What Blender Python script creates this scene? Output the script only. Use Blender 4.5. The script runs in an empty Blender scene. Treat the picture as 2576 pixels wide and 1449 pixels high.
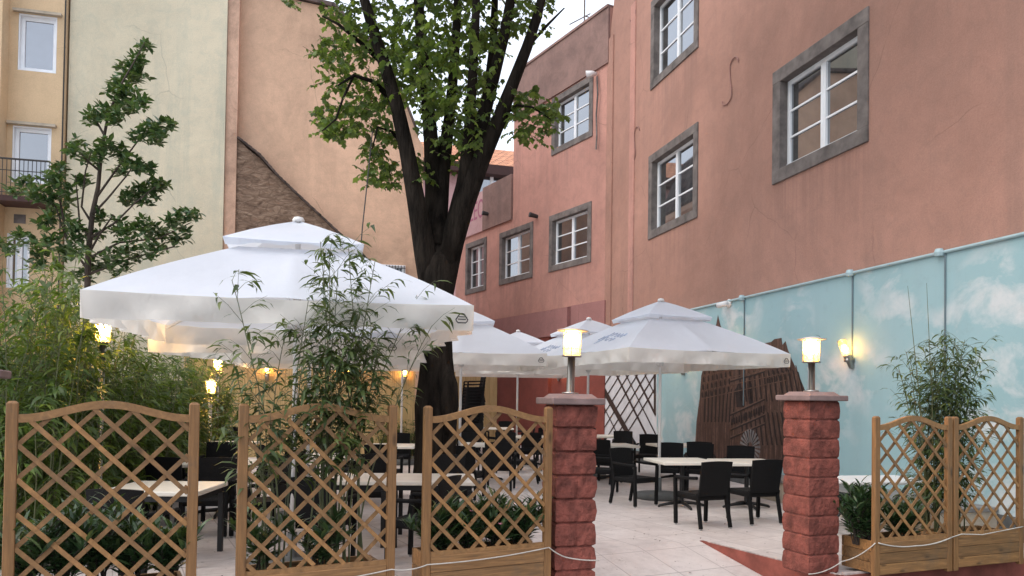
import bpy, math, random
from mathutils import Vector, Matrix, Euler
R = math.radians
PI = math.pi
rnd = random.Random(11)
SC = bpy.context.scene
COL = SC.collection

# ---------------------------------------------------------------- camera
FPX, CX, CY = 1950.0, 1288.0, 724.5          # focal length and centre in a 2576 x 1449 picture
SHY = 0.0924
PITCH, ROLL = R(1.1), 0.014
EYE = Vector((0, 0, 1.70))
CAMROT = (Matrix.Rotation(PI/2 + PITCH, 3, 'X') @ Matrix.Rotation(ROLL, 3, 'Z'))
cam = bpy.data.objects.new('camera', bpy.data.cameras.new('camera'))
COL.objects.link(cam)
cam.location = EYE
cam.rotation_euler = CAMROT.to_euler()
cam.data.sensor_width = 36
cam.data.lens = 36*FPX/2576
cam.data.shift_y = SHY
cam.data.clip_end = 600
cam.data.clip_start = 0.05
SC.camera = cam


def ray(px, py):
    v = Vector(((px-CX)/FPX, -(py-CY-SHY*2576)/FPX, -1))
    return CAMROT @ v


def at(px, py, Y):
    d = ray(px, py)
    return EYE + d*(Y/d.y)


def onz(px, py, z=0.0):
    d = ray(px, py)
    return EYE + d*((z-EYE.z)/d.z)


# ---------------------------------------------------------------- materials
def nd(t, kind, **kw):
    n = t.nodes.new(kind)
    for k, v in kw.items():
        if k in n.inputs:
            n.inputs[k].default_value = v
        else:
            setattr(n, k, v)
    return n


def newmat(name):
    m = bpy.data.materials.new(name)
    m.use_nodes = True
    t = m.node_tree
    return m, t, t.nodes['Principled BSDF']


def c4(c):
    return (c[0], c[1], c[2], 1)


def coords(t, scale=(1, 1, 1), rot=(0, 0, 0)):
    tc = nd(t, 'ShaderNodeTexCoord')
    mp = nd(t, 'ShaderNodeMapping')
    mp.inputs['Scale'].default_value = scale
    mp.inputs['Rotation'].default_value = rot
    t.links.new(tc.outputs['Object'], mp.inputs['Vector'])
    return mp.outputs['Vector']


def noise(t, vec, scale, detail=4, rough=.6, dist=0):
    n = nd(t, 'ShaderNodeTexNoise')
    n.inputs['Scale'].default_value = scale
    n.inputs['Detail'].default_value = detail
    n.inputs['Roughness'].default_value = rough
    n.inputs['Distortion'].default_value = dist
    t.links.new(vec, n.inputs['Vector'])
    return n.outputs['Fac']


def ramp(t, fac, stops):
    r = nd(t, 'ShaderNodeValToRGB')
    e = r.color_ramp.elements
    e[0].position, e[0].color = stops[0][0], c4(stops[0][1])
    e[1].position, e[1].color = stops[-1][0], c4(stops[-1][1])
    for p, c in stops[1:-1]:
        x = e.new(p)
        x.color = c4(c)
    t.links.new(fac, r.inputs['Fac'])
    return r.outputs['Color']


def mix(t, fac, a, b, mode='MIX'):
    m = nd(t, 'ShaderNodeMix', data_type='RGBA', blend_type=mode)
    if isinstance(fac, (int, float)):
        m.inputs[0].default_value = fac
    else:
        t.links.new(fac, m.inputs[0])
    for i, v in ((6, a), (7, b)):
        if isinstance(v, tuple):
            m.inputs[i].default_value = c4(v)
        else:
            t.links.new(v, m.inputs[i])
    return m.outputs[2]


def bump(t, bs, h, strength=.3, dist=.02):
    b = nd(t, 'ShaderNodeBump')
    b.inputs['Strength'].default_value = strength
    b.inputs['Distance'].default_value = dist
    t.links.new(h, b.inputs['Height'])
    t.links.new(b.outputs['Normal'], bs.inputs['Normal'])


def M(name, base, rough=.8, var=.2, scale=6, bmp=.15, bscale=60, stretch=(1, 1, 1), metal=0, bdist=.01):
    m, t, bs = newmat(name)
    v = coords(t, stretch)
    f = noise(t, v, scale)
    lo = tuple(x*(1-var) for x in base)
    hi = tuple(x*(1+var) for x in base)
    t.links.new(ramp(t, f, [(.3, lo), (.7, hi)]), bs.inputs['Base Color'])
    bs.inputs['Roughness'].default_value = rough
    bs.inputs['Metallic'].default_value = metal
    if bmp:
        bump(t, bs, noise(t, v, bscale, 3), bmp, bdist)
    return m


def stucco(name, base, stain, streak=.5, blot=.35, scale=.35, fine=90, bmp=.25):
    """plaster with blotches, running stains and a fine grain"""
    m, t, bs = newmat(name)
    v = coords(t)
    vs = coords(t, (1, 1, .07))
    a = noise(t, v, scale, 9, .74, .4)
    lo = tuple(x*(1-blot) for x in base)
    hi = tuple(min(1, x*(1+blot*.7)) for x in base)
    c = ramp(t, a, [(.36, lo), (.5, base), (.62, hi)])
    b = noise(t, vs, 1.6, 6, .7)
    big = noise(t, v, .12, 3, .5)
    bf = ramp(t, b, [(.48, (0, 0, 0)), (.75, (streak,)*3)])
    bf = mix(t, 1.0, bf, ramp(t, big, [(.4, (.25, .25, .25)), (.6, (1, 1, 1))]), 'MULTIPLY')
    c = mix(t, bf, c, stain)
    g = noise(t, v, 2.6, 8, .8, .6)
    gf = ramp(t, g, [(.47, (0, 0, 0)), (.72, (.5, .5, .5))])
    c = mix(t, gf, c, stain)
    h = noise(t, v, 1.1, 8, .8, .3)
    hf = ramp(t, h, [(.53, (0, 0, 0)), (.72, (.55, .55, .55))])
    c = mix(t, hf, c, hi)
    tone = noise(t, v, .09, 2, .5)
    c = mix(t, 1.0, c, ramp(t, tone, [(.38, (.80, .80, .79)), (.6, (1.06, 1.06, 1.06))]), 'MULTIPLY')
    vc = nd(t, 'ShaderNodeTexVoronoi', feature='DISTANCE_TO_EDGE')
    vc.inputs['Scale'].default_value = .42
    dn = nd(t, 'ShaderNodeTexNoise')
    dn.inputs['Scale'].default_value = 1.4
    dn.inputs['Detail'].default_value = 6
    t.links.new(v, dn.inputs['Vector'])
    t.links.new(mix(t, .25, v, dn.outputs['Color']), vc.inputs['Vector'])
    cf = mix(t, 1.0, ramp(t, vc.outputs['Distance'], [(0, (.5, .5, .5)), (.004, (0, 0, 0))]), ramp(t, noise(t, v, .5, 2), [(.5, (0, 0, 0)), (.6, (1, 1, 1))]), 'MULTIPLY')
    c = mix(t, cf, c, tuple(x*.45 for x in stain))
    gr = noise(t, v, 34, 4, .8)
    c = mix(t, 1.0, c, ramp(t, gr, [(.3, (.86, .86, .86)), (.7, (1.08, 1.08, 1.08))]), 'MULTIPLY')
    t.links.new(c, bs.inputs['Base Color'])
    bs.inputs['Roughness'].default_value = .92
    bump(t, bs, noise(t, v, fine, 5, .75), bmp*1.6, .025)
    return m


def sill_stains(m, holes, col):
    """dirt that has run down the plaster below each window sill"""
    t = m.node_tree
    bs = t.nodes['Principled BSDF']
    src = bs.inputs['Base Color'].links[0].from_socket
    tc = nd(t, 'ShaderNodeTexCoord')
    sp = nd(t, 'ShaderNodeSeparateXYZ')
    t.links.new(tc.outputs['Object'], sp.inputs[0])
    st = noise(t, coords(t, (5, 5, .12)), 2, 5, .7)
    sf = ramp(t, st, [(.42, (0, 0, 0)), (.66, (1, 1, 1))])
    c = src
    for (x0, x1, z0, z1) in holes:
        def mr(sock, a, b, lo, hi):
            n = nd(t, 'ShaderNodeMapRange')
            n.inputs['From Min'].default_value = a
            n.inputs['From Max'].default_value = b
            n.inputs['To Min'].default_value = lo
            n.inputs['To Max'].default_value = hi
            t.links.new(sock, n.inputs['Value'])
            return n.outputs['Result']

        def mul(a, b):
            n = nd(t, 'ShaderNodeMath', operation='MULTIPLY')
            t.links.new(a, n.inputs[0])
            t.links.new(b, n.inputs[1])
            return n.outputs[0]
        f = mul(mr(sp.outputs['X'], x0-.08, x0+.12, 0, 1), mr(sp.outputs['X'], x1-.12, x1+.08, 1, 0))
        g = mul(mr(sp.outputs['Z'], z0-1.7, z0, 0, .42), mr(sp.outputs['Z'], z0, z0+.05, 1, 0))
        c = mix(t, mul(mul(f, g), sf), c, col)
    t.links.new(c, bs.inputs['Base Color'])


def wood(name, base, axis='z', var=.35):
    m, t, bs = newmat(name)
    st = {'z': (14, 14, 1.0), 'x': (1.0, 14, 14), 'xz': (5, 5, 5)}[axis]
    v = coords(t, st)
    f = noise(t, v, 3.0, 6, .65, .6)
    lo = tuple(x*(1-var) for x in base)
    hi = tuple(x*(1+var) for x in base)
    c = ramp(t, f, [(.3, lo), (.55, base), (.75, hi)])
    k = nd(t, 'ShaderNodeTexVoronoi')
    k.inputs['Scale'].default_value = 1.0
    kv = coords(t, {'z': (7, 7, 2.2), 'x': (3.2, 9, 9), 'xz': (3, 3, 3)}[axis])
    t.links.new(kv, k.inputs['Vector'])
    kf = ramp(t, k.outputs['Distance'], [(.06, (.85, .85, .85)), (.16, (0, 0, 0))])
    c = mix(t, kf, c, tuple(x*.3 for x in base))
    gi = nd(t, 'ShaderNodeNewGeometry')
    c = mix(t, 1.0, c, ramp(t, gi.outputs['Random Per Island'], [(0, (.68, .70, .74)), (.6, (1, 1, 1)), (1, (1.22, 1.18, 1.1))]), 'MULTIPLY')
    w_ = noise(t, coords(t), 2.2, 6, .8)
    c = mix(t, ramp(t, w_, [(.52, (0, 0, 0)), (.75, (.5, .5, .5))]), c, (.12, .10, .075))
    t.links.new(c, bs.inputs['Base Color'])
    bs.inputs['Roughness'].default_value = .6
    bump(t, bs, f, .25, .01)
    return m


def leafmat(name, a, b, trans=.35, rough=.45):
    m, t, bs = newmat(name)
    g = nd(t, 'ShaderNodeNewGeometry')
    c = ramp(t, g.outputs['Random Per Island'], [(.0, a), (.7, b), (1, (min(1, b[0]*2.0), min(1, b[1]*1.6), b[2]*1.5))])
    t.links.new(c, bs.inputs['Base Color'])
    bs.inputs['Roughness'].default_value = rough
    tr = nd(t, 'ShaderNodeBsdfTranslucent')
    c2 = mix(t, .4, c, (.30, .42, .03))
    t.links.new(c2, tr.inputs['Color'])
    mx = nd(t, 'ShaderNodeMixShader')
    mx.inputs[0].default_value = trans
    t.links.new(bs.outputs[0], mx.inputs[1])
    t.links.new(tr.outputs[0], mx.inputs[2])
    t.links.new(mx.outputs[0], t.nodes['Material Output'].inputs['Surface'])
    return m


def fabric(name, base, trans=.25, creased=False):
    m, t, bs = newmat(name)
    v = coords(t)
    f = noise(t, v, 2.2, 6, .7)
    lo = tuple(x*(.97 if creased else .95) for x in base)
    c = ramp(t, f, [(.32, lo), (.62, base)])
    t.links.new(c, bs.inputs['Base Color'])
    bs.inputs['Roughness'].default_value = .85
    tr = nd(t, 'ShaderNodeBsdfTranslucent')
    tr.inputs['Color'].default_value = (.90, .87, .82, 1) if creased else (.88, .89, .92, 1)
    mx = nd(t, 'ShaderNodeMixShader')
    mx.inputs[0].default_value = trans
    if creased:
        h = noise(t, coords(t, (1, 1, .55), (R(25), R(25), 0)), 6.5, 3, .55, .6)
        bump(t, bs, h, .32, .06)
    else:
        bump(t, bs, noise(t, v, 4, 4), .25, .05)
    t.links.new(bs.outputs[0], mx.inputs[1])
    t.links.new(tr.outputs[0], mx.inputs[2])
    t.links.new(mx.outputs[0], t.nodes['Material Output'].inputs['Surface'])
    return m


def emit(name, col, strength):
    m, t, bs = newmat(name)
    bs.inputs['Base Color'].default_value = c4(col)
    bs.inputs['Emission Color'].default_value = c4(col)
    bs.inputs['Emission Strength'].default_value = strength
    return m


def lampglass(name, col, strength, clear=.35):
    m, t, bs = newmat(name)
    bs.inputs['Base Color'].default_value = (.9, .8, .5, 1)
    bs.inputs['Emission Color'].default_value = c4(col)
    bs.inputs['Emission Strength'].default_value = strength
    bs.inputs['Roughness'].default_value = .2
    tr = nd(t, 'ShaderNodeBsdfTransparent')
    tr.inputs['Color'].default_value = (1, .93, .75, 1)
    mx = nd(t, 'ShaderNodeMixShader')
    mx.inputs[0].default_value = clear
    t.links.new(bs.outputs[0], mx.inputs[1])
    t.links.new(tr.outputs[0], mx.inputs[2])
    t.links.new(mx.outputs[0], t.nodes['Material Output'].inputs['Surface'])
    return m


def pavers(name, rotz):
    m, t, bs = newmat(name)
    v = coords(t, (1, 1, 1), (0, 0, rotz))
    br = nd(t, 'ShaderNodeTexBrick')
    br.offset = 0.0
    br.inputs['Scale'].default_value = 1
    br.inputs['Mortar Size'].default_value = .007
    br.inputs['Mortar Smooth'].default_value = .3
    br.inputs['Brick Width'].default_value = .6
    br.inputs['Row Height'].default_value = .6
    br.inputs['Color1'].default_value = (.63, .565, .53, 1)
    br.inputs['Color2'].default_value = (.68, .62, .585, 1)
    br.inputs['Mortar'].default_value = (.38, .33, .31, 1)
    t.links.new(v, br.inputs['Vector'])
    n1 = noise(t, v, 1.3, 8, .7)
    c = mix(t, ramp(t, n1, [(.4, (0, 0, 0)), (.7, (.7, .7, .7))]), br.outputs['Color'], (.42, .36, .34))
    n4 = noise(t, v, 5, 9, .8)
    c = mix(t, ramp(t, n4, [(.5, (0, 0, 0)), (.7, (.45, .45, .45))]), c, (.34, .29, .27))
    n2 = noise(t, v, 9, 5, .7)
    c = mix(t, ramp(t, n2, [(.62, (0, 0, 0)), (.72, (.55, .55, .55))]), c, (.20, .15, .12))
    vo = nd(t, 'ShaderNodeTexVoronoi')
    vo.inputs['Scale'].default_value = 3.1
    t.links.new(v, vo.inputs['Vector'])
    c = mix(t, ramp(t, vo.outputs['Distance'], [(.03, (.9, .9, .9)), (.06, (0, 0, 0))]), c, (.10, .06, .04))
    t.links.new(c, bs.inputs['Base Color'])
    bs.inputs['Roughness'].default_value = .75
    bump(t, bs, br.outputs['Fac'], -.3, .01)
    return m


def skypaint(name):
    """pale turquoise wall paint with painted white clouds"""
    m, t, bs = newmat(name)
    v = coords(t, (1.0, 1, 1.0), (0, R(-40), 0))
    a = noise(t, coords(t, (.85, 1, 1.15), (0, R(35), 0)), 1.5, 10, .62, .35)
    k = noise(t, coords(t), .6, 2, .5)
    kk = ramp(t, k, [(.44, (0, 0, 0)), (.58, (1, 1, 1))])
    f = ramp(t, a, [(.47, (0, 0, 0)), (.55, (.5, .5, .5)), (.64, (.9, .9, .9))])
    f = mix(t, 1.0, f, kk, 'MULTIPLY')
    b = noise(t, coords(t), .35, 4)
    base = ramp(t, b, [(.3, (.275, .45, .48)), (.7, (.345, .505, .535))])
    c = mix(t, f, base, (.64, .66, .66))
    n = noise(t, coords(t, (1, 1, .1)), 2, 6)
    c = mix(t, ramp(t, n, [(.5, (0, 0, 0)), (.8, (.4, .4, .4))]), c, (.29, .38, .40))
    g = noise(t, coords(t), 5, 7, .75)
    c = mix(t, ramp(t, g, [(.55, (0, 0, 0)), (.75, (.25, .25, .25))]), c, (.22, .28, .30))
    t.links.new(c, bs.inputs['Base Color'])
    bs.inputs['Roughness'].default_value = .7
    bump(t, bs, noise(t, coords(t), 60, 3), .2, .01)
    return m


def reedmat(name):
    m, t, bs = newmat(name)
    v = coords(t, (30, 30, .6))
    f = noise(t, v, 2, 4, .7)
    c = ramp(t, f, [(.3, (.26, .17, .07)), (.5, (.55, .40, .19)), (.7, (.70, .54, .30))])
    t.links.new(c, bs.inputs['Base Color'])
    bs.inputs['Roughness'].default_value = .8
    bump(t, bs, f, .6, .02)
    return m


def stonework(name):
    m, t, bs = newmat(name)
    v = coords(t, (1, 1, 2.6), (0, R(12), 0))
    vo = nd(t, 'ShaderNodeTexVoronoi', feature='DISTANCE_TO_EDGE')
    vo.inputs['Scale'].default_value = 2.2
    dv = noise(t, v, 3, 4)
    t.links.new(v, vo.inputs['Vector'])
    f = noise(t, v, 2.4, 7, .75, 1.2)
    c = ramp(t, f, [(.34, (.12, .075, .05)), (.5, (.27, .18, .125)), (.66, (.44, .32, .23))])
    c = mix(t, ramp(t, vo.outputs['Distance'], [(0, (.5, .5, .5)), (.06, (0, 0, 0))]), c, (.10, .065, .045))
    t.links.new(c, bs.inputs['Base Color'])
    bs.inputs['Roughness'].default_value = .95
    bump(t, bs, f, .9, .12)
    return m


def tilemat(name, a, b):
    m, t, bs = newmat(name)
    v = coords(t)
    br = nd(t, 'ShaderNodeTexBrick')
    br.inputs['Scale'].default_value = 1
    br.inputs['Brick Width'].default_value = .42
    br.inputs['Row Height'].default_value = .42
    br.inputs['Mortar Size'].default_value = .05
    br.inputs['Color1'].default_value = c4(a)
    br.inputs['Color2'].default_value = c4(b)
    br.inputs['Mortar'].default_value = c4(tuple(x*.3 for x in a))
    t.links.new(v, br.inputs['Vector'])
    c = mix(t, ramp(t, noise(t, v, 2.5, 6, .8), [(.4, (0, 0, 0)), (.65, (.8, .8, .8))]), br.outputs['Color'], tuple(x*1.5 for x in b), 'MIX')
    t.links.new(c, bs.inputs['Base Color'])
    bs.inputs['Roughness'].default_value = .85
    bump(t, bs, br.outputs['Fac'], -.5, .03)
    return m


def gothicpaint(name):
    m, t, bs = newmat(name)
    v = coords(t, (9, 9, .55))
    f = noise(t, v, 2, 6, .7, .5)
    v2 = coords(t, (6, 6, 6))
    f2 = noise(t, v2, 2, 6, .8, 1.0)
    c = ramp(t, f, [(.36, (.035, .016, .011)), (.52, (.085, .043, .031)), (.66, (.20, .115, .085))])
    c = mix(t, ramp(t, f2, [(.48, (0, 0, 0)), (.62, (.75, .75, .75))]), c, (.045, .02, .015))
    t.links.new(c, bs.inputs['Base Color'])
    bs.inputs['Roughness'].default_value = .6
    return m


def glassmat(name, dark=(.02, .022, .022)):
    m, t, bs = newmat(name)
    v = coords(t)
    f = noise(t, v, 1.7, 3)
    t.links.new(ramp(t, f, [(.4, dark), (.7, tuple(x*2.6 for x in dark))]), bs.inputs['Base Color'])
    bs.inputs['Roughness'].default_value = .03
    bs.inputs['IOR'].default_value = 1.6
    gl_ = nd(t, 'ShaderNodeBsdfGlossy')
    gl_.inputs['Roughness'].default_value = .02
    gl_.inputs['Color'].default_value = (.92, .95, 1, 1)
    mx = nd(t, 'ShaderNodeMixShader')
    mx.inputs[0].default_value = .27
    t.links.new(bs.outputs[0], mx.inputs[1])
    t.links.new(gl_.outputs[0], mx.inputs[2])
    t.links.new(mx.outputs[0], t.nodes['Material Output'].inputs['Surface'])
    bump(t, bs, noise(t, v, .8, 2), .04, .05)
    return m


MT = {}
MT['pink'] = stucco('pink plaster', (.435, .235, .178), (.29, .175, .138), .7, .20, .2)
MT['pink2'] = stucco('salmon plaster', (.54, .278, .222), (.31, .175, .148), .8, .20, .25)
MT['pinkgrey'] = stucco('stained parapet plaster', (.27, .165, .14), (.12, .085, .075), .8, .25, .5)
MT['mauve'] = stucco('mauve plaster', (.37, .175, .16), (.24, .12, .11), .4, .12, .3)
MT['red'] = stucco('red painted render', (.25, .062, .045), (.15, .045, .035), .5, .2, .5)
MT['palepink'] = stucco('pale pink plaster', (.60, .38, .38), (.4, .2, .2), .3, .1, .5)
MT['cream'] = stucco('cream and lichen plaster', (.68, .61, .45), (.43, .46, .37), .85, .16, .16, 70, .3)
MT['yellow'] = stucco('ochre plaster', (.68, .50, .31), (.56, .41, .25), .3, .12, .3)
MT['tan'] = stucco('tan plaster', (.70, .465, .32), (.52, .335, .23), .6, .26, .3)
MT['salmon'] = stucco('salmon edge plaster', (.66, .43, .31), (.44, .27, .19), .9, .3, .8)
MT['stone'] = M('grey stone', (.145, .125, .115), .85, .45, 3, .35, 25)
MT['oldstone'] = stonework('rubble gable')
MT['white'] = M('white paint', (.82, .84, .86), .5, .05, 3, 0)
MT['glass'] = glassmat('window glass')
MT['glassb'] = glassmat('window glass upper', (.03, .035, .045))
MT['curtain'] = M('curtain', (.35, .33, .30), .9, .2, 6, 0)
MT['mural'] = skypaint('painted sky')
MT['gothic'] = gothicpaint('painted gothic stone')
MT['gothicdark'] = M('painted dark openings', (.018, .010, .010), .7, .3, 8, 0)
MT['gothiclight'] = M('painted pale tracery', (.115, .064, .046), .7, .4, 10, 0)
MT['rose'] = M('painted grey tracery', (.20, .19, .19), .7, .4, 10, 0)
MT['timber'] = M('painted dark timber', (.035, .018, .014), .7, .3, 6, 0)
MT['panelwhite'] = M('painted white panel', (.62, .63, .66), .7, .12, 2, 0)
MT['conduit'] = M('conduit', (.36, .49, .52), .5, .1, 4, 0)
MT['conduitdark'] = M('dark conduit', (.13, .18, .20), .5, .1, 4, 0)
MT['fabric'] = fabric('parasol fabric', (.74, .785, .86), .36)  # blue of the sky light is put into the canopy colour
MT['valance'] = fabric('valance fabric', (.84, .81, .75), .40, True)  # same cloth, with warm light and slight dirt put into its cream colour
MT['alu'] = M('white pole', (.72, .71, .69), .4, .05, 3, 0)
MT['steel'] = M('brushed steel', (.42, .40, .37), .3, .12, 30, 0, stretch=(6, 6, .3), metal=1)
MT['bulbbright'] = emit('hedge bulb', (1.0, .62, .22), 420)
MT['disc'] = M('pale satin steel', (.62, .58, .52), .45, .05, 10, 0, metal=.25)
MT['darkgrey'] = M('concrete base', (.10, .105, .105), .8, .25, 8, .2, 40)
MT['rattan'] = M('black woven plastic', (.0055, .0055, .006), .7, .4, 90, .5, 160)
MT['rattan'].node_tree.nodes['Principled BSDF'].inputs['Specular IOR Level'].default_value = .22
MT['black'] = M('black metal', (.006, .006, .0065), .45, .2, 10, 0)
MT['glide'] = M('grey glide', (.35, .35, .35), .4, .1, 8, 0)
MT['tabletop'] = M('cream table top', (.80, .75, .65), .45, .07, 5, .05, 20)
MT['wood'] = wood('stained pine', (.30, .150, .056), 'z')
MT['woodr'] = wood('stained pine lattice', (.35, .182, .070), 'xz', .35)
MT['woodx'] = wood('planter boards', (.40, .205, .078), 'x', .45)
MT['litter'] = M('dry leaf', (.07, .04, .025), .9, .5, 30, 0)
MT['soil'] = M('soil', (.03, .02, .014), .95, .5, 20, .6, 40)
MT['block'] = M('red split block', (.22, .062, .044), .85, .45, 9, .7, 30, bdist=.03)
MT['cap'] = M('pinkish cap stone', (.25, .172, .158), .85, .2, 6, .25, 60)
MT['mortar'] = M('dark red mortar', (.11, .038, .03), .95, .4, 20, .3, 60)
MT['kerbred'] = M('red painted kerb', (.25, .07, .05), .8, .35, 4, .3, 30)
MT['kerbtop'] = M('worn kerb edge', (.50, .44, .41), .8, .4, 8, .3, 30)
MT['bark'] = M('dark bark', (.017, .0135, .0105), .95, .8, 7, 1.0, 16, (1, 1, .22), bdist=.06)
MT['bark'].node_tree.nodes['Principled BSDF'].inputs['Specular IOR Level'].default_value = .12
MT['twig'] = M('twig bark', (.06, .045, .035), .9, .3, 8, 0)
MT['leaf'] = leafmat('tree leaf', (.022, .052, .016), (.11, .18, .04), .48)
MT['bleaf'] = leafmat('bamboo leaf', (.020, .042, .014), (.075, .115, .035), .28)
MT['hleaf'] = leafmat('hedge leaf', (.022, .053, .013), (.09, .15, .035), .42)
MT['oleaf'] = leafmat('oleander leaf', (.018, .045, .018), (.05, .10, .04), .15, .35)
MT['lleaf'] = leafmat('glossy leaf', (.016, .045, .02), (.048, .11, .04), .2, .35)
MT['flower'] = M('pink petal', (.65, .25, .33), .7, .2, 10, 0)
MT['culm'] = M('bamboo culm', (.10, .11, .045), .5, .35, 5, 0)
MT['reed'] = reedmat('reed mat')
MT['rope'] = M('white cord', (.60, .56, .50), .8, .15, 10, 0)
MT['tile'] = tilemat('clay tile', (.42, .15, .07), (.52, .24, .13))
MT['slate'] = tilemat('dark tile', (.07, .05, .045), (.11, .08, .07))
MT['darkwood'] = M('dark eave', (.045, .018, .015), .8, .2, 5, 0)
MT['iron'] = M('iron', (.03, .028, .027), .6, .2, 5, 0)
MT['anchor'] = M('painted iron anchor', (.29, .155, .13), .7, .2, 5, 0)
MT['bulb'] = emit('bulb', (1.0, .54, .19), 170)
MT['lglass'] = lampglass('lamp glass', (1.0, .55, .12), .45, .6)
MT['paver'] = pavers('terrace paving', -R(27))
MT['asphalt'] = M('asphalt', (.06, .06, .06), .9, .25, 20, .3, 60)
MT['logo'] = M('blue lettering', (.40, .45, .56), .8, .2, 5, 0)
MT['logodark'] = M('black print', (.02, .02, .025), .8, .1, 5, 0)
MT['graffiti'] = M('faded pink spray', (.38, .13, .20), .8, .1, 5, 0)
MT['lowwall'] = M('beige low wall', (.42, .36, .28), .9, .2, 5, .2, 30)
MT['lowcap'] = M('grey coping', (.19, .18, .17), .9, .2, 5, .2, 30)
MT['plastic'] = M('white plastic', (.72, .72, .72), .4, .05, 5, 0)
MT['folding'] = M('grey folding frame', (.05, .05, .05), .5, .1, 5, 0)


# ---------------------------------------------------------------- mesh builder
class MB:
    def __init__(s):
        s.v, s.f = [], []

    def add(s, vs, fs):
        o = len(s.v)
        s.v += [tuple(p) for p in vs]
        s.f += [tuple(i+o for i in f) for f in fs]
        return s

    def box(s, x0, x1, y0, y1, z0, z1, mat=None):
        vs = [Vector(p) for p in ((x0, y0, z0), (x1, y0, z0), (x1, y1, z0), (x0, y1, z0), (x0, y0, z1), (x1, y0, z1), (x1, y1, z1), (x0, y1, z1))]
        if mat is not None:
            vs = [mat @ p for p in vs]
        return s.add(vs, [(0, 3, 2, 1), (4, 5, 6, 7), (0, 1, 5, 4), (1, 2, 6, 5), (2, 3, 7, 6), (3, 0, 4, 7)])

    def cbox(s, x0, x1, y0, y1, z0, z1, c=.01, mat=None):
        """box with chamfered upright and top/bottom edges"""
        def ring(z, i):
            xa, xb, ya, yb = x0+i, x1-i, y0+i, y1-i
            return [(xa+c, ya, z), (xb-c, ya, z), (xb, ya+c, z), (xb, yb-c, z), (xb-c, yb, z), (xa+c, yb, z), (xa, yb-c, z), (xa, ya+c, z)]
        vs = ring(z0, c*.7) + ring(z0+c, 0) + ring(z1-c, 0) + ring(z1, c*.7)
        vs = [Vector(p) for p in vs]
        if mat is not None:
            vs = [mat @ p for p in vs]
        fs = [tuple(range(7, -1, -1)), tuple(range(24, 32))]
        for r in range(3):
            for i in range(8):
                j = (i+1) % 8
                fs.append((r*8+i, r*8+j, r*8+8+j, r*8+8+i))
        return s.add(vs, fs)

    def bar(s, a, b, w, h, up=(0, 0, 1)):
        """square bar from a to b"""
        a, b = Vector(a), Vector(b)
        d = (b-a).normalized()
        u = Vector(up)
        x = d.cross(u)
        if x.length < 1e-4:
            x = d.cross(Vector((1, 0, 0)))
        x.normalize()
        y = x.cross(d).normalized()
        vs = []
        for p in (a, b):
            for sx, sy in ((-1, -1), (1, -1), (1, 1), (-1, 1)):
                vs.append(p + x*(sx*w/2) + y*(sy*h/2))
        return s.add(vs, [(0, 1, 2, 3), (7, 6, 5, 4), (0, 4, 5, 1), (1, 5, 6, 2), (2, 6, 7, 3), (3, 7, 4, 0)])

    def tube(s, pts, rad, n=8, cap=True, wob=0):
        pts = [Vector(p) for p in pts]
        if isinstance(rad, (int, float)):
            rad = [rad]*len(pts)
        vs, fs = [], []
        ref = None
        for i, p in enumerate(pts):
            d = (pts[min(i+1, len(pts)-1)] - pts[max(i-1, 0)])
            if d.length < 1e-9:
                d = Vector((0, 0, 1))
            d.normalize()
            if ref is None:
                ref = d.cross(Vector((.3, 1, .2))).normalized()
            x = (ref - d*ref.dot(d)).normalized()
            ref = x
            y = d.cross(x)
            for k in range(n):
                a = 2*PI*k/n
                r = rad[i]*(1+wob*math.sin(k*2.3+i*.7)*.5+wob*math.sin(k*3.1+1)*.5)
                vs.append(p + x*(r*math.cos(a)) + y*(r*math.sin(a)))
        for i in range(len(pts)-1):
            for k in range(n):
                j = (k+1) % n
                fs.append((i*n+k, i*n+j, i*n+n+j, i*n+n+k))
        if cap:
            fs.append(tuple(range(n-1, -1, -1)))
            fs.append(tuple(range(len(vs)-n, len(vs))))
        return s.add(vs, fs)

    def lathe(s, prof, n=20, c=(0, 0, 0), mat=None):
        vs, fs = [], []
        for r, z in prof:
            for k in range(n):
                a = 2*PI*k/n
                p = Vector((r*math.cos(a), r*math.sin(a), z))
                if mat is not None:
                    p = mat @ p
                vs.append(p + Vector(c))
        for i in range(len(prof)-1):
            for k in range(n):
                j = (k+1) % n
                fs.append((i*n+k, i*n+j, i*n+n+j, i*n+n+k))
        fs.append(tuple(range(n-1, -1, -1)))
        fs.append(tuple(range(len(vs)-n, len(vs))))
        return s.add(vs, fs)

    def prism(s, poly, y0, y1):
        """outline in x,z pushed from y0 to y1"""
        n = len(poly)
        vs = [(x, y0, z) for x, z in poly] + [(x, y1, z) for x, z in poly]
        fs = [tuple(range(n)), tuple(range(2*n-1, n-1, -1))]
        for i in range(n):
            j = (i+1) % n
            fs.append((i, i+n, j+n, j))
        return s.add(vs, fs)

    def leaf(s, p, d, nrm, L, W, bend=.15):
        """lance-shaped leaf from p along d"""
        d = d.normalized()
        x = d.cross(nrm)
        if x.length < 1e-4:
            x = d.cross(Vector((1, 0, .1)))
        x.normalize()
        n = x.cross(d)
        m1 = p + d*(L*.35) + n*(bend*L*.12)
        m2 = p + d*(L*.7)
        t = p + d*L - n*(bend*L*.45)
        return s.add([p, m1+x*(W/2), m1-x*(W/2), m2+x*(W*.36), m2-x*(W*.36), t], [(0, 1, 2), (1, 3, 4, 2), (3, 5, 4)])

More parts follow.
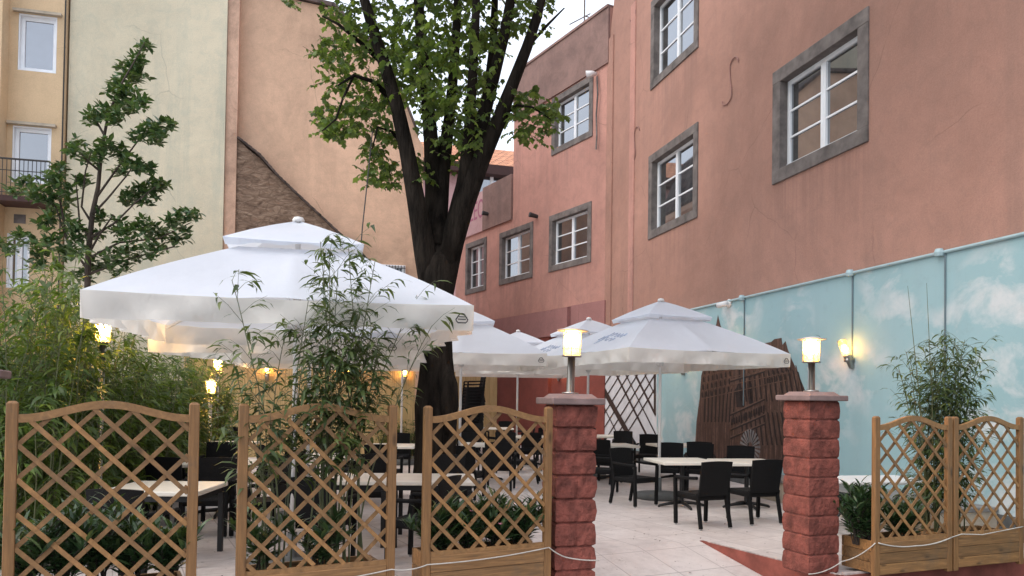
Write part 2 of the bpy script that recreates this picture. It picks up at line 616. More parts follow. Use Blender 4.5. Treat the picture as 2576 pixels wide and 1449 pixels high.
    def lobed(s, p, d, nrm, S):
        """five-lobed leaf"""
        d = d.normalized()
        x = d.cross(nrm)
        if x.length < 1e-4:
            x = d.cross(Vector((1, 0, .1)))
        x.normalize()
        n = x.cross(d)
        pr = [(0, 0, 0), (.36, .10, -.06), (.31, .30, .02), (.50, .54, -.10), (.29, .62, .02), (0, 1.0, -.14), (-.29, .62, .02), (-.50, .54, -.10), (-.31, .30, .02), (-.36, .10, -.06)]
        vs = [p + x*(a*S) + d*(b*S) + n*(c*S) for a, b, c in pr]
        return s.add(vs, [(0, 1, 2), (2, 3, 4), (4, 5, 6), (6, 7, 8), (8, 9, 0), (0, 2, 4, 6, 8)])

    def build(s, name, mat, parent=None, smooth=False):
        me = bpy.data.meshes.new(name)
        me.from_pydata(s.v, [], s.f)
        me.update()
        if smooth:
            me.polygons.foreach_set('use_smooth', [True]*len(me.polygons))
        me.materials.append(mat)
        o = bpy.data.objects.new(name, me)
        COL.objects.link(o)
        if parent is not None:
            o.parent = parent
        return o


def tag(o, label=None, cat=None, group=None, kind=None):
    if label:
        o['label'] = label
    if cat:
        o['category'] = cat
    if group:
        o['group'] = group
    if kind:
        o['kind'] = kind
    return o


def thing(name, label, cat, loc=(0, 0, 0), rz=0, group=None):
    o = bpy.data.objects.new(name, None)
    COL.objects.link(o)
    o.empty_display_size = .1
    o.location = loc
    o.rotation_euler = (0, 0, rz)
    return tag(o, label, cat, group)


def dup(root, loc, rz, label=None, group=None):
    r = root.copy()
    COL.objects.link(r)
    r.location = loc
    r.rotation_euler = (0, 0, rz)
    if label:
        r['label'] = label
    if group:
        r['group'] = group
    for ch in list(root.children):
        c = ch.copy()
        COL.objects.link(c)
        c.parent = r
        for g in list(ch.children):
            d = g.copy()
            COL.objects.link(d)
            d.parent = c
    return r


def text_mesh(body, size, depth=.004):
    cu = bpy.data.curves.new('text', 'FONT')
    cu.body = body
    cu.size = size
    cu.extrude = depth
    cu.align_x = 'CENTER'
    cu.align_y = 'CENTER'
    o = bpy.data.objects.new('text', cu)
    COL.objects.link(o)
    bpy.context.view_layer.update()
    me = bpy.data.meshes.new_from_object(o.evaluated_get(bpy.context.evaluated_depsgraph_get()))
    bpy.data.objects.remove(o)
    return me


# ---------------------------------------------------------------- world and light
SUN_EL, SUN_AZ = R(50), R(245)
w = bpy.data.worlds.new("World")
SC.world = w
w.use_nodes = True
wt = w.node_tree
sky = wt.nodes.new('ShaderNodeTexSky')
sky.sky_type = 'NISHITA'
sky.sun_disc = False
sky.sun_elevation = SUN_EL
sky.sun_rotation = SUN_AZ
sky.air_density = 1.0
sky.dust_density = 6.0
sky.ozone_density = 1.0
# thin bright cloud cover: the clear sky mixed with an even white-blue veil
veil = wt.nodes.new('ShaderNodeMix')
veil.data_type = 'RGBA'
veil.inputs[0].default_value = .75
veil.inputs[7].default_value = (5.65, 6.05, 6.75, 1)
wt.links.new(sky.outputs[0], veil.inputs[6])
wt.links.new(veil.outputs[2], wt.nodes['Background'].inputs['Color'])
wt.nodes['Background'].inputs['Strength'].default_value = .15
sun = bpy.data.objects.new('sun', bpy.data.lights.new('sun', 'SUN'))
COL.objects.link(sun)
sun.data.energy = .5
sun.data.angle = R(60)
sun.data.color = (1, .97, .93)
sd = Vector((math.sin(SUN_AZ)*math.cos(SUN_EL), math.cos(SUN_AZ)*math.cos(SUN_EL), math.sin(SUN_EL)))
sun.rotation_euler = sd.to_track_quat('Z', 'Y').to_euler()
SC.view_settings.view_transform = 'Standard'
SC.view_settings.look = 'None'
SC.view_settings.exposure = .88
SC.view_settings.gamma = 1
SC.cycles.max_bounces = 8
SC.cycles.transparent_max_bounces = 16
SC.cycles.use_denoising = True
SC.cycles.sample_clamp_indirect = 6

# ---------------------------------------------------------------- ground
E = Vector((math.cos(R(27)), math.sin(R(27)), 0))       # along the gate line
Pn = Vector((E.y, -E.x, 0))                             # outwards, down the ramp
A = onz(1768, 1360)
A.z = 0
A2 = A - E*2.45
RL = 2.0
DROP = -.40
B = A + Pn*RL
B2 = A2 + Pn*RL
P_R = onz(2580, 1400)
P_R.z = 0
mb = MB()
far = [(14, 12, 0), (14, 45, 0), (-30, 45, 0), (-30, -1, 0)]
poly = [tuple(B2 + Vector((0, 0, .0))), tuple(A2), tuple(A), tuple(B), tuple(P_R), (9, P_R.y+.9, 0)] + far
fl = B2 - E*12
poly.append((fl.x, fl.y, 0))
mb.add(poly, [tuple(range(len(poly)-1, -1, -1))])
tag(mb.build('terrace_floor', MT['paver']), kind='structure')
mb = MB()
C1 = B + Pn*.6
C2 = B2 + Pn*.6
mb.add([A2, A, B + Vector((0, 0, DROP)), B2 + Vector((0, 0, DROP))], [(0, 3, 2, 1)])
tag(mb.build('ramp', MT['paver']), kind='structure')
mb = MB()
mb.add([(-40, -30, DROP-.004), (40, -30, DROP-.004), (40, 60, DROP-.004), (-40, 60, DROP-.004)], [(0, 1, 2, 3)])
tag(mb.build('street', MT['asphalt']), kind='structure')
# red kerb: face beside the ramp and along the street
kerb = thing('kerb_wall', 'worn red painted kerb wall edging the terrace beside the entrance ramp', 'kerb')


def wallstrip(name, pts, z0, z1, th, m, parent):
    b = MB()
    for i in range(len(pts)-1):
        a, c = Vector(pts[i]), Vector(pts[i+1])
        d = (c-a).normalized()
        n = Vector((d.y, -d.x, 0))
        q = [a, c, c+n*th, a+n*th]
        b.add([(p.x, p.y, z0) for p in q] + [(p.x, p.y, z1) for p in q],
              [(0, 3, 2, 1), (4, 5, 6, 7), (0, 1, 5, 4), (1, 2, 6, 5), (2, 3, 7, 6), (3, 0, 4, 7)])
    return b.build(name, m, parent)


# pieces turned so that the kerb's outer face looks on to the ramp and street
wallstrip('face', [B, A], DROP-.1, .004, -.05, MT['kerbred'], kerb)
wallstrip('face', [B, (P_R.x+4, P_R.y+1.57, 0)], DROP-.1, .004, .05, MT['kerbred'], kerb)
wallstrip('edging', [B + Pn*-.02, A + Pn*.12], .005, .013, -.03, MT['kerbtop'], kerb)
wallstrip('edging', [B + Vector((.02, .03, 0)), (P_R.x+4, P_R.y+1.6, 0)], .005, .022, .05, MT['kerbtop'], kerb)


# ---------------------------------------------------------------- walls with openings
def wallframe(p, q):
    """origin p, local x towards q, local y into the wall"""
    d = Vector((q[0]-p[0], q[1]-p[1], 0))
    return math.atan2(d.y, d.x), d.length


class Wall:
    def __init__(s, root):
        s.root = root
        s.inv = (Matrix.Translation(root.location) @ Matrix.Rotation(root.rotation_euler.z, 4, 'Z')).inverted()

    def loc(s, px, py, y=0):
        """where the sight line meets the plane local y"""
        o = s.inv @ EYE
        d = s.inv.to_3x3() @ ray(px, py)
        k = (y-o.y)/d.y
        p = o + d*k
        return p.x, p.z


def wall_face(b, x0, x1, z0, z1, holes, y=0):
    xs = sorted(set([x0, x1] + [min(max(h[i], x0), x1) for h in holes for i in (0, 1)]))
    zs = sorted(set([z0, z1] + [min(max(h[i], z0), z1) for h in holes for i in (2, 3)]))
    for i in range(len(xs)-1):
        for j in range(len(zs)-1):
            cx, cz = (xs[i]+xs[i+1])/2, (zs[j]+zs[j+1])/2
            if any(h[0] < cx < h[1] and h[2] < cz < h[3] for h in holes):
                continue
            b.add([(xs[i], y, zs[j]), (xs[i+1], y, zs[j]), (xs[i+1], y, zs[j+1]), (xs[i], y, zs[j+1])], [(0, 1, 2, 3)])


def window(root, h, fw, rows=3, cas=2, stone='stone', deep=.21, fwid=.07, glass='glass', proud=.035, extra=None, label=None):
    """casement window with stone surround in opening h=(x0,x1,z0,z1)"""
    x0, x1, z0, z1 = h
    a0, a1, c0, c1 = x0+fw, x1-fw, z0+fw, z1-fw
    yb = deep
    f = MB()
    fy0, fy1 = yb-.07, yb-.01
    f.box(a0, a1, fy0, fy1, c1-fwid, c1)
    f.box(a0, a1, fy0-.02, fy1, c0, c0+fwid)
    f.box(a0, a0+fwid, fy0, fy1, c0+fwid, c1-fwid)
    f.box(a1-fwid, a1, fy0, fy1, c0+fwid, c1-fwid)
    wi = (a1-a0-2*fwid)
    for k in range(1, cas):
        xm = a0+fwid+wi*k/cas
        f.box(xm-fwid*.8, xm+fwid*.8, fy0-.012, fy1, c0+fwid, c1-fwid)
        f.box(xm-fwid*.18, xm+fwid*.18, fy0-.022, fy0-.013, c0+fwid, c1-fwid)
    hz = c1-c0-2*fwid
    for r in range(1, rows):
        zm = c0+fwid+hz*r/rows
        for k in range(cas):
            xa = a0+fwid+wi*k/cas + (fwid*.8 if k else 0)
            xb = a0+fwid+wi*(k+1)/cas - (fwid*.8 if k < cas-1 else 0)
            f.box(xa, xb, fy0+.008, fy1-.006, zm-.017, zm+.017)
    wo = f.build('window', MT['white'], root)
    if label:
        wo['label'] = label
    g = MB()
    for k in range(cas):
        xa = a0+fwid+wi*k/cas
        xb = xa+wi/cas
        t = .004*(rnd.random()-.5)
        g.add([(xa, yb-.035+t, c0+fwid), (xb, yb-.035-t, c0+fwid), (xb, yb-.035-t, c1-fwid), (xa, yb-.035+t, c1-fwid)], [(0, 1, 2, 3)])
    g.build('pane', MT[glass], wo)
    sb = MB()
    sb.cbox(x0-.002, x1+.002, -proud, yb+.02, z0-.002, c0, .008)
    sb.cbox(x0-.002, x1+.002, -proud, yb+.02, c1, z1+.002, .008)
    sb.cbox(x0-.002, a0, -proud+.003, yb+.02, c0, c1, .008)
    sb.cbox(a1, x1+.002, -proud+.003, yb+.02, c0, c1, .008)
    sb.build('stone_surround', MT[stone], wo)
    return wo


def hole(W, L, Rr, TL, BL, rscale=None):
    xl, zt = W.loc(L, TL)
    _, zb = W.loc(L, BL)
    ym = (TL+BL)/2
    xr, _ = W.loc(Rr, ym-.35*(Rr-L))
    return (xl, xr, zb, zt)


def shell(b, x0, x1, z0, z1, depth):
    """side, top and rear faces behind a front face"""
    b.add([(x0, 0, z0), (x0, depth, z0), (x0, depth, z1), (x0, 0, z1)], [(3, 2, 1, 0)])
    b.add([(x1, 0, z0), (x1, depth, z0), (x1, depth, z1), (x1, 0, z1)], [(0, 1, 2, 3)])
    b.add([(x0, 0, z1), (x1, 0, z1), (x1, depth, z1), (x0, depth, z1)], [(0, 1, 2, 3)])
    b.add([(x0, depth, z0), (x1, depth, z0), (x1, depth, z1), (x0, depth, z1)], [(3, 2, 1, 0)])


# ---- right: tall pink building with the painted wall
WK = 8.74


def wallX(Y):
    return WK-.25*Y


cornerY = 23.5
pb = thing('pink_building', 'tall terracotta pink building on the right with grey framed windows above a painted sky', 'building',
           (wallX(cornerY), cornerY, 0), wallframe((wallX(cornerY), cornerY), (wallX(0), 0))[0])
W1 = Wall(pb)
LEN1 = 26.0
h1 = hole(W1, 1947, 2186, 185, 465)
h2 = hole(W1, 1634, 1756, 395, 603)
h3 = hole(W1, 1640, 1758, 6, 226)
MZ = W1.loc(2300, 650)[1]
mb = MB()
zc = W1.loc(1525, 95)[1]
xc = W1.loc(1556, 0)[0]
wall_face(mb, 0, LEN1, MZ, zc, [h1, h2, h3])
wall_face(mb, xc, LEN1, zc, 17, [h1, h2, h3])
mb.add([(0, 0, zc), (xc, 0, zc), (xc, 0, zc+2.0)], [(0, 1, 2)])
shell(mb, 0, LEN1, 0, zc, 8)
shell(mb, xc, LEN1, zc+.01, 17, 8)
mb.build('wall', MT['pink'], pb)
sill_stains(MT['pink'], (h1, h2, h3), (.20, .115, .095))
for h in (h1, h2, h3):
    window(pb, h, .25 if h is h1 else .21, glass='glass', fwid=.085 if h is h1 else .07)
# shallow pilaster bands running down the pink wall
for px, wpx in ((1585, 0.34),):
    x, _ = W1.loc(px, 400)
    b = MB()
    b.cbox(x, x+wpx, -.035, .01, MZ+.05, zc, .015)
    b.build('plaster_band', MT['pink2'], pb)
for px in (1530,):
    x, _ = W1.loc(px, 400)
    b = MB()
    b.cbox(x-.06, x+.4, -.05, .01, 3.9, zc-.2, .015)
    b.build('plaster_band', MT['pink'], pb)
# iron wall anchors
for (px, py, up) in ((1848, 205, 1), (1603, 365, 1), (1604, 8, 1)):
    x, z = W1.loc(px, py)
    pts = []
    for k in range(17):
        a = k/16
        th = PI*.1 + a*PI*1.8
        if a < .5:
            pts.append((x+.16*math.cos(PI*2*a)+.0, -.02, z+.28+.16*math.sin(PI*2*a)))
        else:
            pts.append((x-.32+.16*math.cos(PI-PI*2*(a-.5))*1.0+.0, -.02, z+.28-.6*(a-.5)*2))
    pts = [(x+.22*math.cos(t)*(.8), -.02, z+.35+.16*math.sin(t)) for t in [PI*k/8 for k in range(9)]] + \
          [(x-.18+.03*k, -.02, z+.25-.14*k) for k in range(1, 4)] + \
          [(x-.09-.2+.2*math.cos(t), -.02, z-.25-.13*math.sin(t)) for t in [PI*k/6 for k in range(7)]]
    b = MB()
    b.tube(pts, .013, 6)
    b.build('wall_anchor', MT['anchor'], pb)

# painted sky on the lower wall
mural = MB()
mural.box(0, LEN1, -.03, .05, .30, MZ)
mu = mural.build('mural', MT['mural'], pb)
b = MB()
b.box(0, LEN1, -.034, .05, 0, .30)
b.build('skirting', MT['darkgrey'], pb)
# conduits on the painted wall
b = MB()
zt = MZ-.02
b.tube([(2, -.06, zt), (LEN1, -.06, zt)], .024, 8)
for px in (2376, 2150, 1877):
    x, _ = W1.loc(px, 650)
    b.lathe([(.06, -.05), (.07, 0), (.05, .05)], 10, (x, -.09, zt))
b.build('conduit', MT['conduit'], mu)
for (px, py0) in ((1877, 900), (2150, 860), (2384, 830)):
    x, _ = W1.loc(px, 800)
    b = MB()
    b.tube([(x, -.045, zt-.02), (x, -.045, 1.6 if px != 2150 else 2.35)], .013, 6)
    b.build('cable', MT['conduitdark'], mu)

# painted gothic tower (plain, invented), laid as sheets on the wall
xa, za = W1.loc(1752, 1125)
xb, zb_ = W1.loc(2030, 980)
xt, ztop = W1.loc(1940, 868)


def sheet(pts, y, name, m, parent):
    b = MB()
    n = len(pts)
    b.add([(x, y, z) for x, z in pts] + [(x, y+.003, z) for x, z in pts],
          [tuple(range(n)), tuple(range(2*n-1, n-1, -1))] + [(i, i+n, (i+1) % n+n, (i+1) % n) for i in range(n)])
    return b.build(name, m, parent)


def LP(px, py):
    return W1.loc(px, py, -.034)


goth = [LP(1748, 1130), LP(1752, 1060), LP(1760, 1000), LP(1764, 945), LP(1772, 915), LP(1776, 880), LP(1790, 860), LP(1797, 826), LP(1802, 815), LP(1806, 792), LP(1812, 818), LP(1826, 850),
        LP(1850, 868), LP(1900, 868), LP(1940, 860), LP(1948, 853), LP(1966, 850), LP(1968, 868), LP(1976, 858), LP(1982, 880), LP(1992, 905), LP(2006, 935), LP(2026, 985), LP(2040, 1060), LP(2046, 1150), LP(1900, 1190), LP(1760, 1190)]
gp = sheet(goth, -.034, 'painted_tower', MT['gothic'], mu)
gd, gl = MB(), MB()


def gsheet(b, pts, y):
    n = len(pts)
    b.add([(x, y, z) for x, z in pts], [tuple(range(n))])


def lancet(b, px, py0, py1, wpx, lean, y):
    pts = [LP(px-wpx, py0), LP(px+wpx, py0), LP(px+wpx+lean*.8, py1+wpx*2), LP(px+lean, py1), LP(px-wpx+lean*.8, py1+wpx*2)]
    gsheet(b, pts, y)


for i in range(9):
    lancet(gd, 1772+i*9, 1062, 985-rnd.random()*10, 1.6, 3+i*.5, -.0375)
for i in range(8):
    lancet(gl, 1776+i*9, 1066, 985, .8, 3+i*.5, -.0375)
for i in range(13):
    px = 1850+i*13
    lancet(gl, px+10, 1000 if i < 8 else 985, 930-rnd.random()*18, 1.1, -6-i*.9, -.0375)
    lancet(gd, px+15, 1010 if i < 8 else 990, 935-rnd.random()*8, 1.9, -6-i*.9, -.0375)
for i in range(14):
    lancet(gl, 1865+i*12, 1120, 1030, 1.0, -8-i*.9, -.0375)
    lancet(gd, 1871+i*12, 1120, 1035, 2.0, -8-i*.9, -.0375)
lancet(gd, 1862, 1024, 962, 9, -3, -.0375)
lancet(gd, 1890, 1016, 955, 6, -5, -.0375)
for (ya, yb_) in ((1040, 1000), (1078, 1040), (1098, 1062), (955, 930)):
    gsheet(gl, [LP(1838, ya), LP(1925, yb_), LP(1925, yb_+3), LP(1838, ya+3)], -.0405)
    gsheet(gd, [LP(1838, ya+3), LP(1925, yb_+3), LP(1925, yb_+7), LP(1838, ya+7)], -.0405)
for i in range(14):
    lancet(gd, 1842+i*6.2, 1070-i*2.7, 1052-i*2.7, 1.9, 0, -.0435)
for tier in range(7):
    yb0 = 1000-tier*19
    for i in range(24):
        px = 1768+i*11+tier*2
        if px > 2010-abs(tier-2)*9 or 1838 < px < 1925 and tier < 3:
            continue
        yy = yb0-(px-1768)*.22
        if yy < 892 or px > 1925+(yy-868)*1.2:
            continue
        lancet(gd, px, yy, yy-14, 2.0, -1, -.0435)
        stroke_pts = [LP(px-4, yy-10), LP(px, yy-18), LP(px+4, yy-10), LP(px+4.6, yy-11), LP(px, yy-20.5), LP(px-4.6, yy-11)]
        gsheet(gl, stroke_pts, -.0450)
    xr_ = 1980 if yb0 > 960 else 1900
    gsheet(gl, [LP(1768, yb0+2), LP(xr_, yb0+2-(xr_-1768)*.22), LP(xr_, yb0+4-(xr_-1768)*.22), LP(1768, yb0+4)], -.0450)
gd.build('painted_openings', MT['gothicdark'], gp)
gl.build('painted_tracery', MT['gothiclight'], gp)
b = MB()
cxr, czr = LP(1888, 1125)
for k in range(22):
    a0, a1 = 2*PI*k/22, 2*PI*(k+.55)/22
    pts = [(cxr+r*math.cos(a)*1.05, czr+r*math.sin(a)) for r, a in ((.10, a0), (.36, a0), (.36, a1), (.10, a1))]
    gsheet(b, pts, -.0465)
b.build('painted_rose', MT['rose'], gp)
# painted timber lattice beside the tower
pw = sheet([LP(1499, 1130), LP(1499, 925), LP(1652, 915), LP(1652, 1130)], -.034, 'painted_panel', MT['panelwhite'], mu)
b = MB()


def stroke(b, p, q, wpx, y):
    (x0, z0), (x1, z1) = LP(*p), LP(*q)
    d = Vector((x1-x0, z1-z0))
    n = Vector((-d.y, d.x)).normalized()*wpx
    b.add([(x0+n.x, y, z0+n.y), (x1+n.x, y, z1+n.y), (x1-n.x, y, z1-n.y), (x0-n.x, y, z0-n.y)], [(0, 1, 2, 3)])


for i in range(8):
    x = 1470+i*24
    if i == 2:
        continue
    p, q = (x, 925), (x+100, 1125)
    p = (max(p[0], 1501), p[1] if p[0] > 1501 else 925+(1501-x)*2.0)
    q = (min(q[0], 1650), 925+(min(x+100, 1650)-x)*2.0)
    stroke(b, p, q, .045 if i in (3, 5) else .028, -.0405)
for i in range(9):
    x = 1505+i*22
    p = (min(x, 1650), 925+max(0, (x-1650))*1.6)
    q = (1501 if x-125 < 1501 else x-125, 925+(x-max(1501, x-125))*1.6)
    stroke(b, p, q, .026, -.0425)
stroke(b, (1508, 960), (1600, 1125), .11, -.0445)
stroke(b, (1648, 918), (1648, 1040), .06, -.0445)
b.build('painted_timbers', MT['timber'], pw)

# ---- back right: lower salmon annex
P2 = (wallX(cornerY)-.02, cornerY+.02)


def ann(Y):
    return P2[0]-.56*(Y-P2[1])


Yl = 33.0
an_rz, an_len = wallframe((ann(Yl), Yl), P2)
an = thing('salmon_annex', 'salmon pink annex with four grey framed windows behind the tree and parasols', 'building', (ann(Yl), Yl, 0), an_rz)
W2 = Wall(an)
h4 = hole(W2, 1390, 1492, 250, 392)
h5 = hole(W2, 1383, 1488, 545, 685)
h6 = hole(W2, 1258, 1341, 588, 718)
h7 = hole(W2, 1173, 1224, 615, 742)
xe, zpar = W2.loc(1300, 178)
xe = W2.loc(1292, 400)[0]
zpar = 13.7
zlow = W2.loc(1290, 438)[1]
zled = W2.loc(1290, 552)[1]
zbase = W2.loc(1440, 770)[1]
zred = W2.loc(1440, 842)[1]
mb = MB()
wall_face(mb, 0, an_len, zbase, zled, [h5, h6, h7])
wall_face(mb, xe, an_len, zled, zpar, [h4, h5])
shell(mb, 0, an_len, 0, zled, 7)
shell(mb, xe, an_len, zled+.01, zpar, 7)
mb.build('wall', MT['pink2'], an)
sill_stains(MT['pink2'], (h4, h5, h6, h7), (.24, .14, .12))
for h, c in ((h4, 2), (h5, 2), (h6, 2), (h7, 2)):
    window(an, h, .2, cas=c, glass='glass')
b = MB()
zst = W2.loc(1500, 178)[1]
b.box(xe+.02, an_len, -.06, .0, zst, zpar-.0)
b.box(xe+.02, an_len, -.10, .3, zpar, zpar+.08)
b.build('parapet', MT['pinkgrey'], an)
b = MB()
xg = W2.loc(1218, 500)[0]
b.box(xg, xe-.03, -.07, .35, zled, zlow)
b.build('terrace_parapet', MT['pinkgrey'], an)
b = MB()
b.box(0, xg-.003, -.06, .35, zled, zlow-.1)
gpnl = b.build('parapet_panel', MT['palepink'], an)
me = text_mesh('ALEO', .85, .004)
me.materials.append(MT['graffiti'])
o = bpy.data.objects.new('graffiti', me)
COL.objects.link(o)
o.parent = gpnl
gx, gz = W2.loc(1196, 535)
o.location = (gx, -.064, gz)
o.rotation_euler = (PI/2, 0, 0)
o.scale = (.85, 1.25, 1)
b = MB()
xs1 = W2.loc(1441, 775)[0]
xm = W2.loc(1375, 790)[0]
b.box(-.0, xs1, -.22, .05, zred, zbase-.05)
b.box(xs1, an_len+.0, -.08, .05, zred, zbase+.0)
b.build('base_band', MT['mauve'], an)
b = MB()
xr0 = W2.loc(1390, 1000)[0]
b.box(0, xr0, -.18, .05, 0, zred-.003)
b.box(xr0, an_len+.0, -.05, .05, 0, zred-.003)
b.build('base_wall', MT['red'], an)
x0, _ = W2.loc(1480, 1000)
# floodlight and pipe stubs on the annex
for px, py in ((1352, 545), (1232, 540)):
    x, z = W2.loc(px, py)
    b = MB()
    b.tube([(x, .02, z), (x-.05, -.3, z+.05)], [.06, .09], 8)
    b.build('pipe_stub', MT['iron'], an)

# ---- background house behind the annex terrace
bh = thing('background_house', 'distant house with orange tiled roof and white window above the annex terrace', 'house', (-3.4, 44, 0), R(16))
W3 = Wall(bh)
b = MB()
xw0, zw1 = W3.loc(1208, 428)
xw1, zw0 = W3.loc(1262, 475)
xA, zE = W3.loc(1180, 418)
b.box(-14, 9, 0, 8, 0, zE)
b.build('wall', MT['palepink'], bh)
b = MB()
zE = W3.loc(1290, 428)[1]
zR = W3.loc(1290, 365)[1]
b.add([(-14, -.7, zE), (9, -.7, zE), (9, 5, zR+1.3), (-14, 5, zR+1.3)], [(0, 1, 2, 3)])
b.add([(-14, 5, zR+1.3), (9, 5, zR+1.3), (9, 10.5, zE), (-14, 10.5, zE)], [(0, 1, 2, 3)])
b.build('roof', MT['tile'], bh)
b = MB()
b.box(-14, 9, -.75, .1, zE-.55, zE-.02)
b.build('eave', MT['darkwood'], bh)
hx0, hz1 = W3.loc(1204, 440)
hx1, _ = W3.loc(1268, 440)
window(bh, (hx0-.1, hx1+.1, hz1-2.4, hz1+.1), .05, rows=2, cas=2, stone='white', deep=-.05, proud=.22, fwid=.12)

# ---- left: ochre house, cream building, tan building
BZ = R(14)
bd = Vector((math.cos(BZ), math.sin(BZ), 0))
Q0 = at(156, 600, 20.9)
Q0.z = 0
yh = thing('ochre_house', 'ochre yellow house at the left edge with white windows and a balcony', 'house', Q0 - bd*9, BZ)
W4 = Wall(yh)
mb = MB()
hA = (W4.loc(46, 100)[0], W4.loc(143, 100)[0], W4.loc(90, 180)[1], W4.loc(90, 38)[1])
hB = (W4.loc(30, 400)[0], W4.loc(128, 400)[0], W4.loc(90, 462)[1], W4.loc(90, 320)[1])
hC = (W4.loc(17, 620)[0], W4.loc(75, 620)[0], W4.loc(45, 725)[1], W4.loc(45, 588)[1])
wall_face(mb, 0, 8.98, 0, 17, [hA, hB, hC])
shell(mb, 0, 8.98, 0, 17, 9)
mb.build('wall', MT['yellow'], yh)
window(yh, hA, .03, 1, 1, 'white', .2, .09, 'glassb', .0)
window(yh, hB, .03, 1, 1, 'white', .2, .09, 'glass', .0)
window(yh, hC, .03, 1, 2, 'white', .2, .07, 'glass', .0)
for h in (hA, hB):
    b = MB()
    b.box(h[0]-.12, h[1]+.12, -.12, 0, h[3]+.02, h[3]+.09)
    b.build('lintel_hood', MT['lowwall'], yh)
b = MB()
xq = W4.loc(18, 300)[0]
b.box(xq-3, xq, -.5, .0, 0, 17)
b.build('bay', MT['yellow'], yh)
xb1 = W4.loc(112, 510)[0]
zb0 = W4.loc(60, 512)[1]
zb1 = W4.loc(60, 421)[1]
b = MB()
b.box(xq, xb1+.35, -.8, .0, zb0-.12, zb0+.02)
ba = b.build('balcony', MT['darkwood'], yh)
b = MB()
b.tube([(xq, -.78, zb1), (xb1+.33, -.78, zb1), (xb1+.33, 0, zb1)], .025, 6)
b.tube([(xq, -.78, zb1-.3), (xb1+.33, -.78, zb1-.3)], .012, 6)
b.tube([(xq, -.78, zb0+.1), (xb1+.33, -.78, zb0+.1)], .012, 6)
for k in range(14):
    x = xq+(xb1+.33-xq)*k/13
    b.tube([(x, -.78, zb0), (x, -.78, zb1)], .010, 5)
b.build('railing', MT['iron'], ba)
xv, zv = W4.loc(50, 551)
b = MB()
b.box(xv-.14, xv+.14, -.02, .02, zv-.12, zv+.12)
for k in range(5):
    b.box(xv-.12, xv+.12, -.035, -.021, zv-.10+k*.045, zv-.08+k*.045)
b.build('vent_grille', MT['stone'], yh)
b = MB()
b.tube([(8.95, -.02, 0), (8.95, -.02, 17)], .018, 8)
b.build('downpipe', MT['iron'], yh)

cb_len = (at(577, 600, 22.0)-Q0).length
cbd = thing('cream_building', 'tall windowless cream wall with grey green stains behind the young tree', 'building', Q0 + Vector((0, .12, 0)), BZ)
b = MB()
xce = Wall(cbd).loc(566, 330)[0]
b.box(0, xce, 0, 9, 0, 18)
b.build('wall', MT['cream'], cbd)
Q1 = cbd.location + bd*(xce+.001)
tb = thing('tan_building', 'tall tan plastered gable wall between the cream wall and the tree', 'building', Q1 + Vector((0, .02, 0)) + Vector((-bd.y, bd.x, 0))*.35, BZ)
W5 = Wall(tb)
b = MB()
topp = [W5.loc(*p) for p in ((745, 0), (840, 22), (960, 140), (1010, 235), (1052, 345))]
xend = W5.loc(1062, 600)[0]
zl = topp[0][1] + (topp[0][1]-topp[1][1])/(topp[1][0]-topp[0][0])*topp[0][0]
polyt = [(0, 0), (xend, 0), (xend, topp[-1][1]-.3)] + topp[::-1] + [(0, zl)]
b.prism(polyt, 0, 8)
b.build('wall', MT['tan'], tb)
b = MB()
tl = [(0, zl)] + topp
for i in range(len(tl)-1):
    (xa_, za_), (xb_2, zb_2) = tl[i], tl[i+1]
    b.add([(xa_, -.12, za_+.02), (xb_2, -.12, zb_2+.02), (xb_2, 8, zb_2+.02), (xa_, 8, za_+.02),
           (xa_, -.12, za_+.14), (xb_2, -.12, zb_2+.14), (xb_2, 8, zb_2+.14), (xa_, 8, za_+.14)],
          [(0, 3, 2, 1), (4, 5, 6, 7), (0, 1, 5, 4), (1, 2, 6, 5), (2, 3, 7, 6), (3, 0, 4, 7)])
b.build('roof', MT['slate'], tb)
b = MB()
xp = W5.loc(597, 300, -.30)[0]
xpb = W5.loc(585, 640, -.30)[0]
b.add([(0.003, -.30, 0), (xpb, -.30, 0), (xp, -.30, 6.2), (xp, -.30, 17), (0.003, -.30, 17), (0.003, 0, 0), (xpb, 0, 0), (xp, 0, 6.2), (xp, 0, 17), (0.003, 0, 17)],
      [(0, 1, 2, 3, 4), (1, 6, 7, 2), (2, 7, 8, 3), (0, 4, 9, 5), (4, 3, 8, 9)])
b.build('corner_pilaster', MT['salmon'], tb)
xw, zw = W5.loc(990, 668)
window(tb, (xw-.35, xw+.35, zw-1.0, zw), .04, 2, 2, 'white', .0, .05, 'glass', .10)
b = MB()
for k in range(8):
    b.tube([(xw-.32+k*.09, -.16, zw-1), (xw-.32+k*.09, -.16, zw-.02)], .012, 5)
for k in range(4):
    b.tube([(xw-.34, -.16, zw-.1-k*.25), (xw+.34, -.16, zw-.1-k*.25)], .012, 5)
b.build('window_grille', MT['iron'], tb)
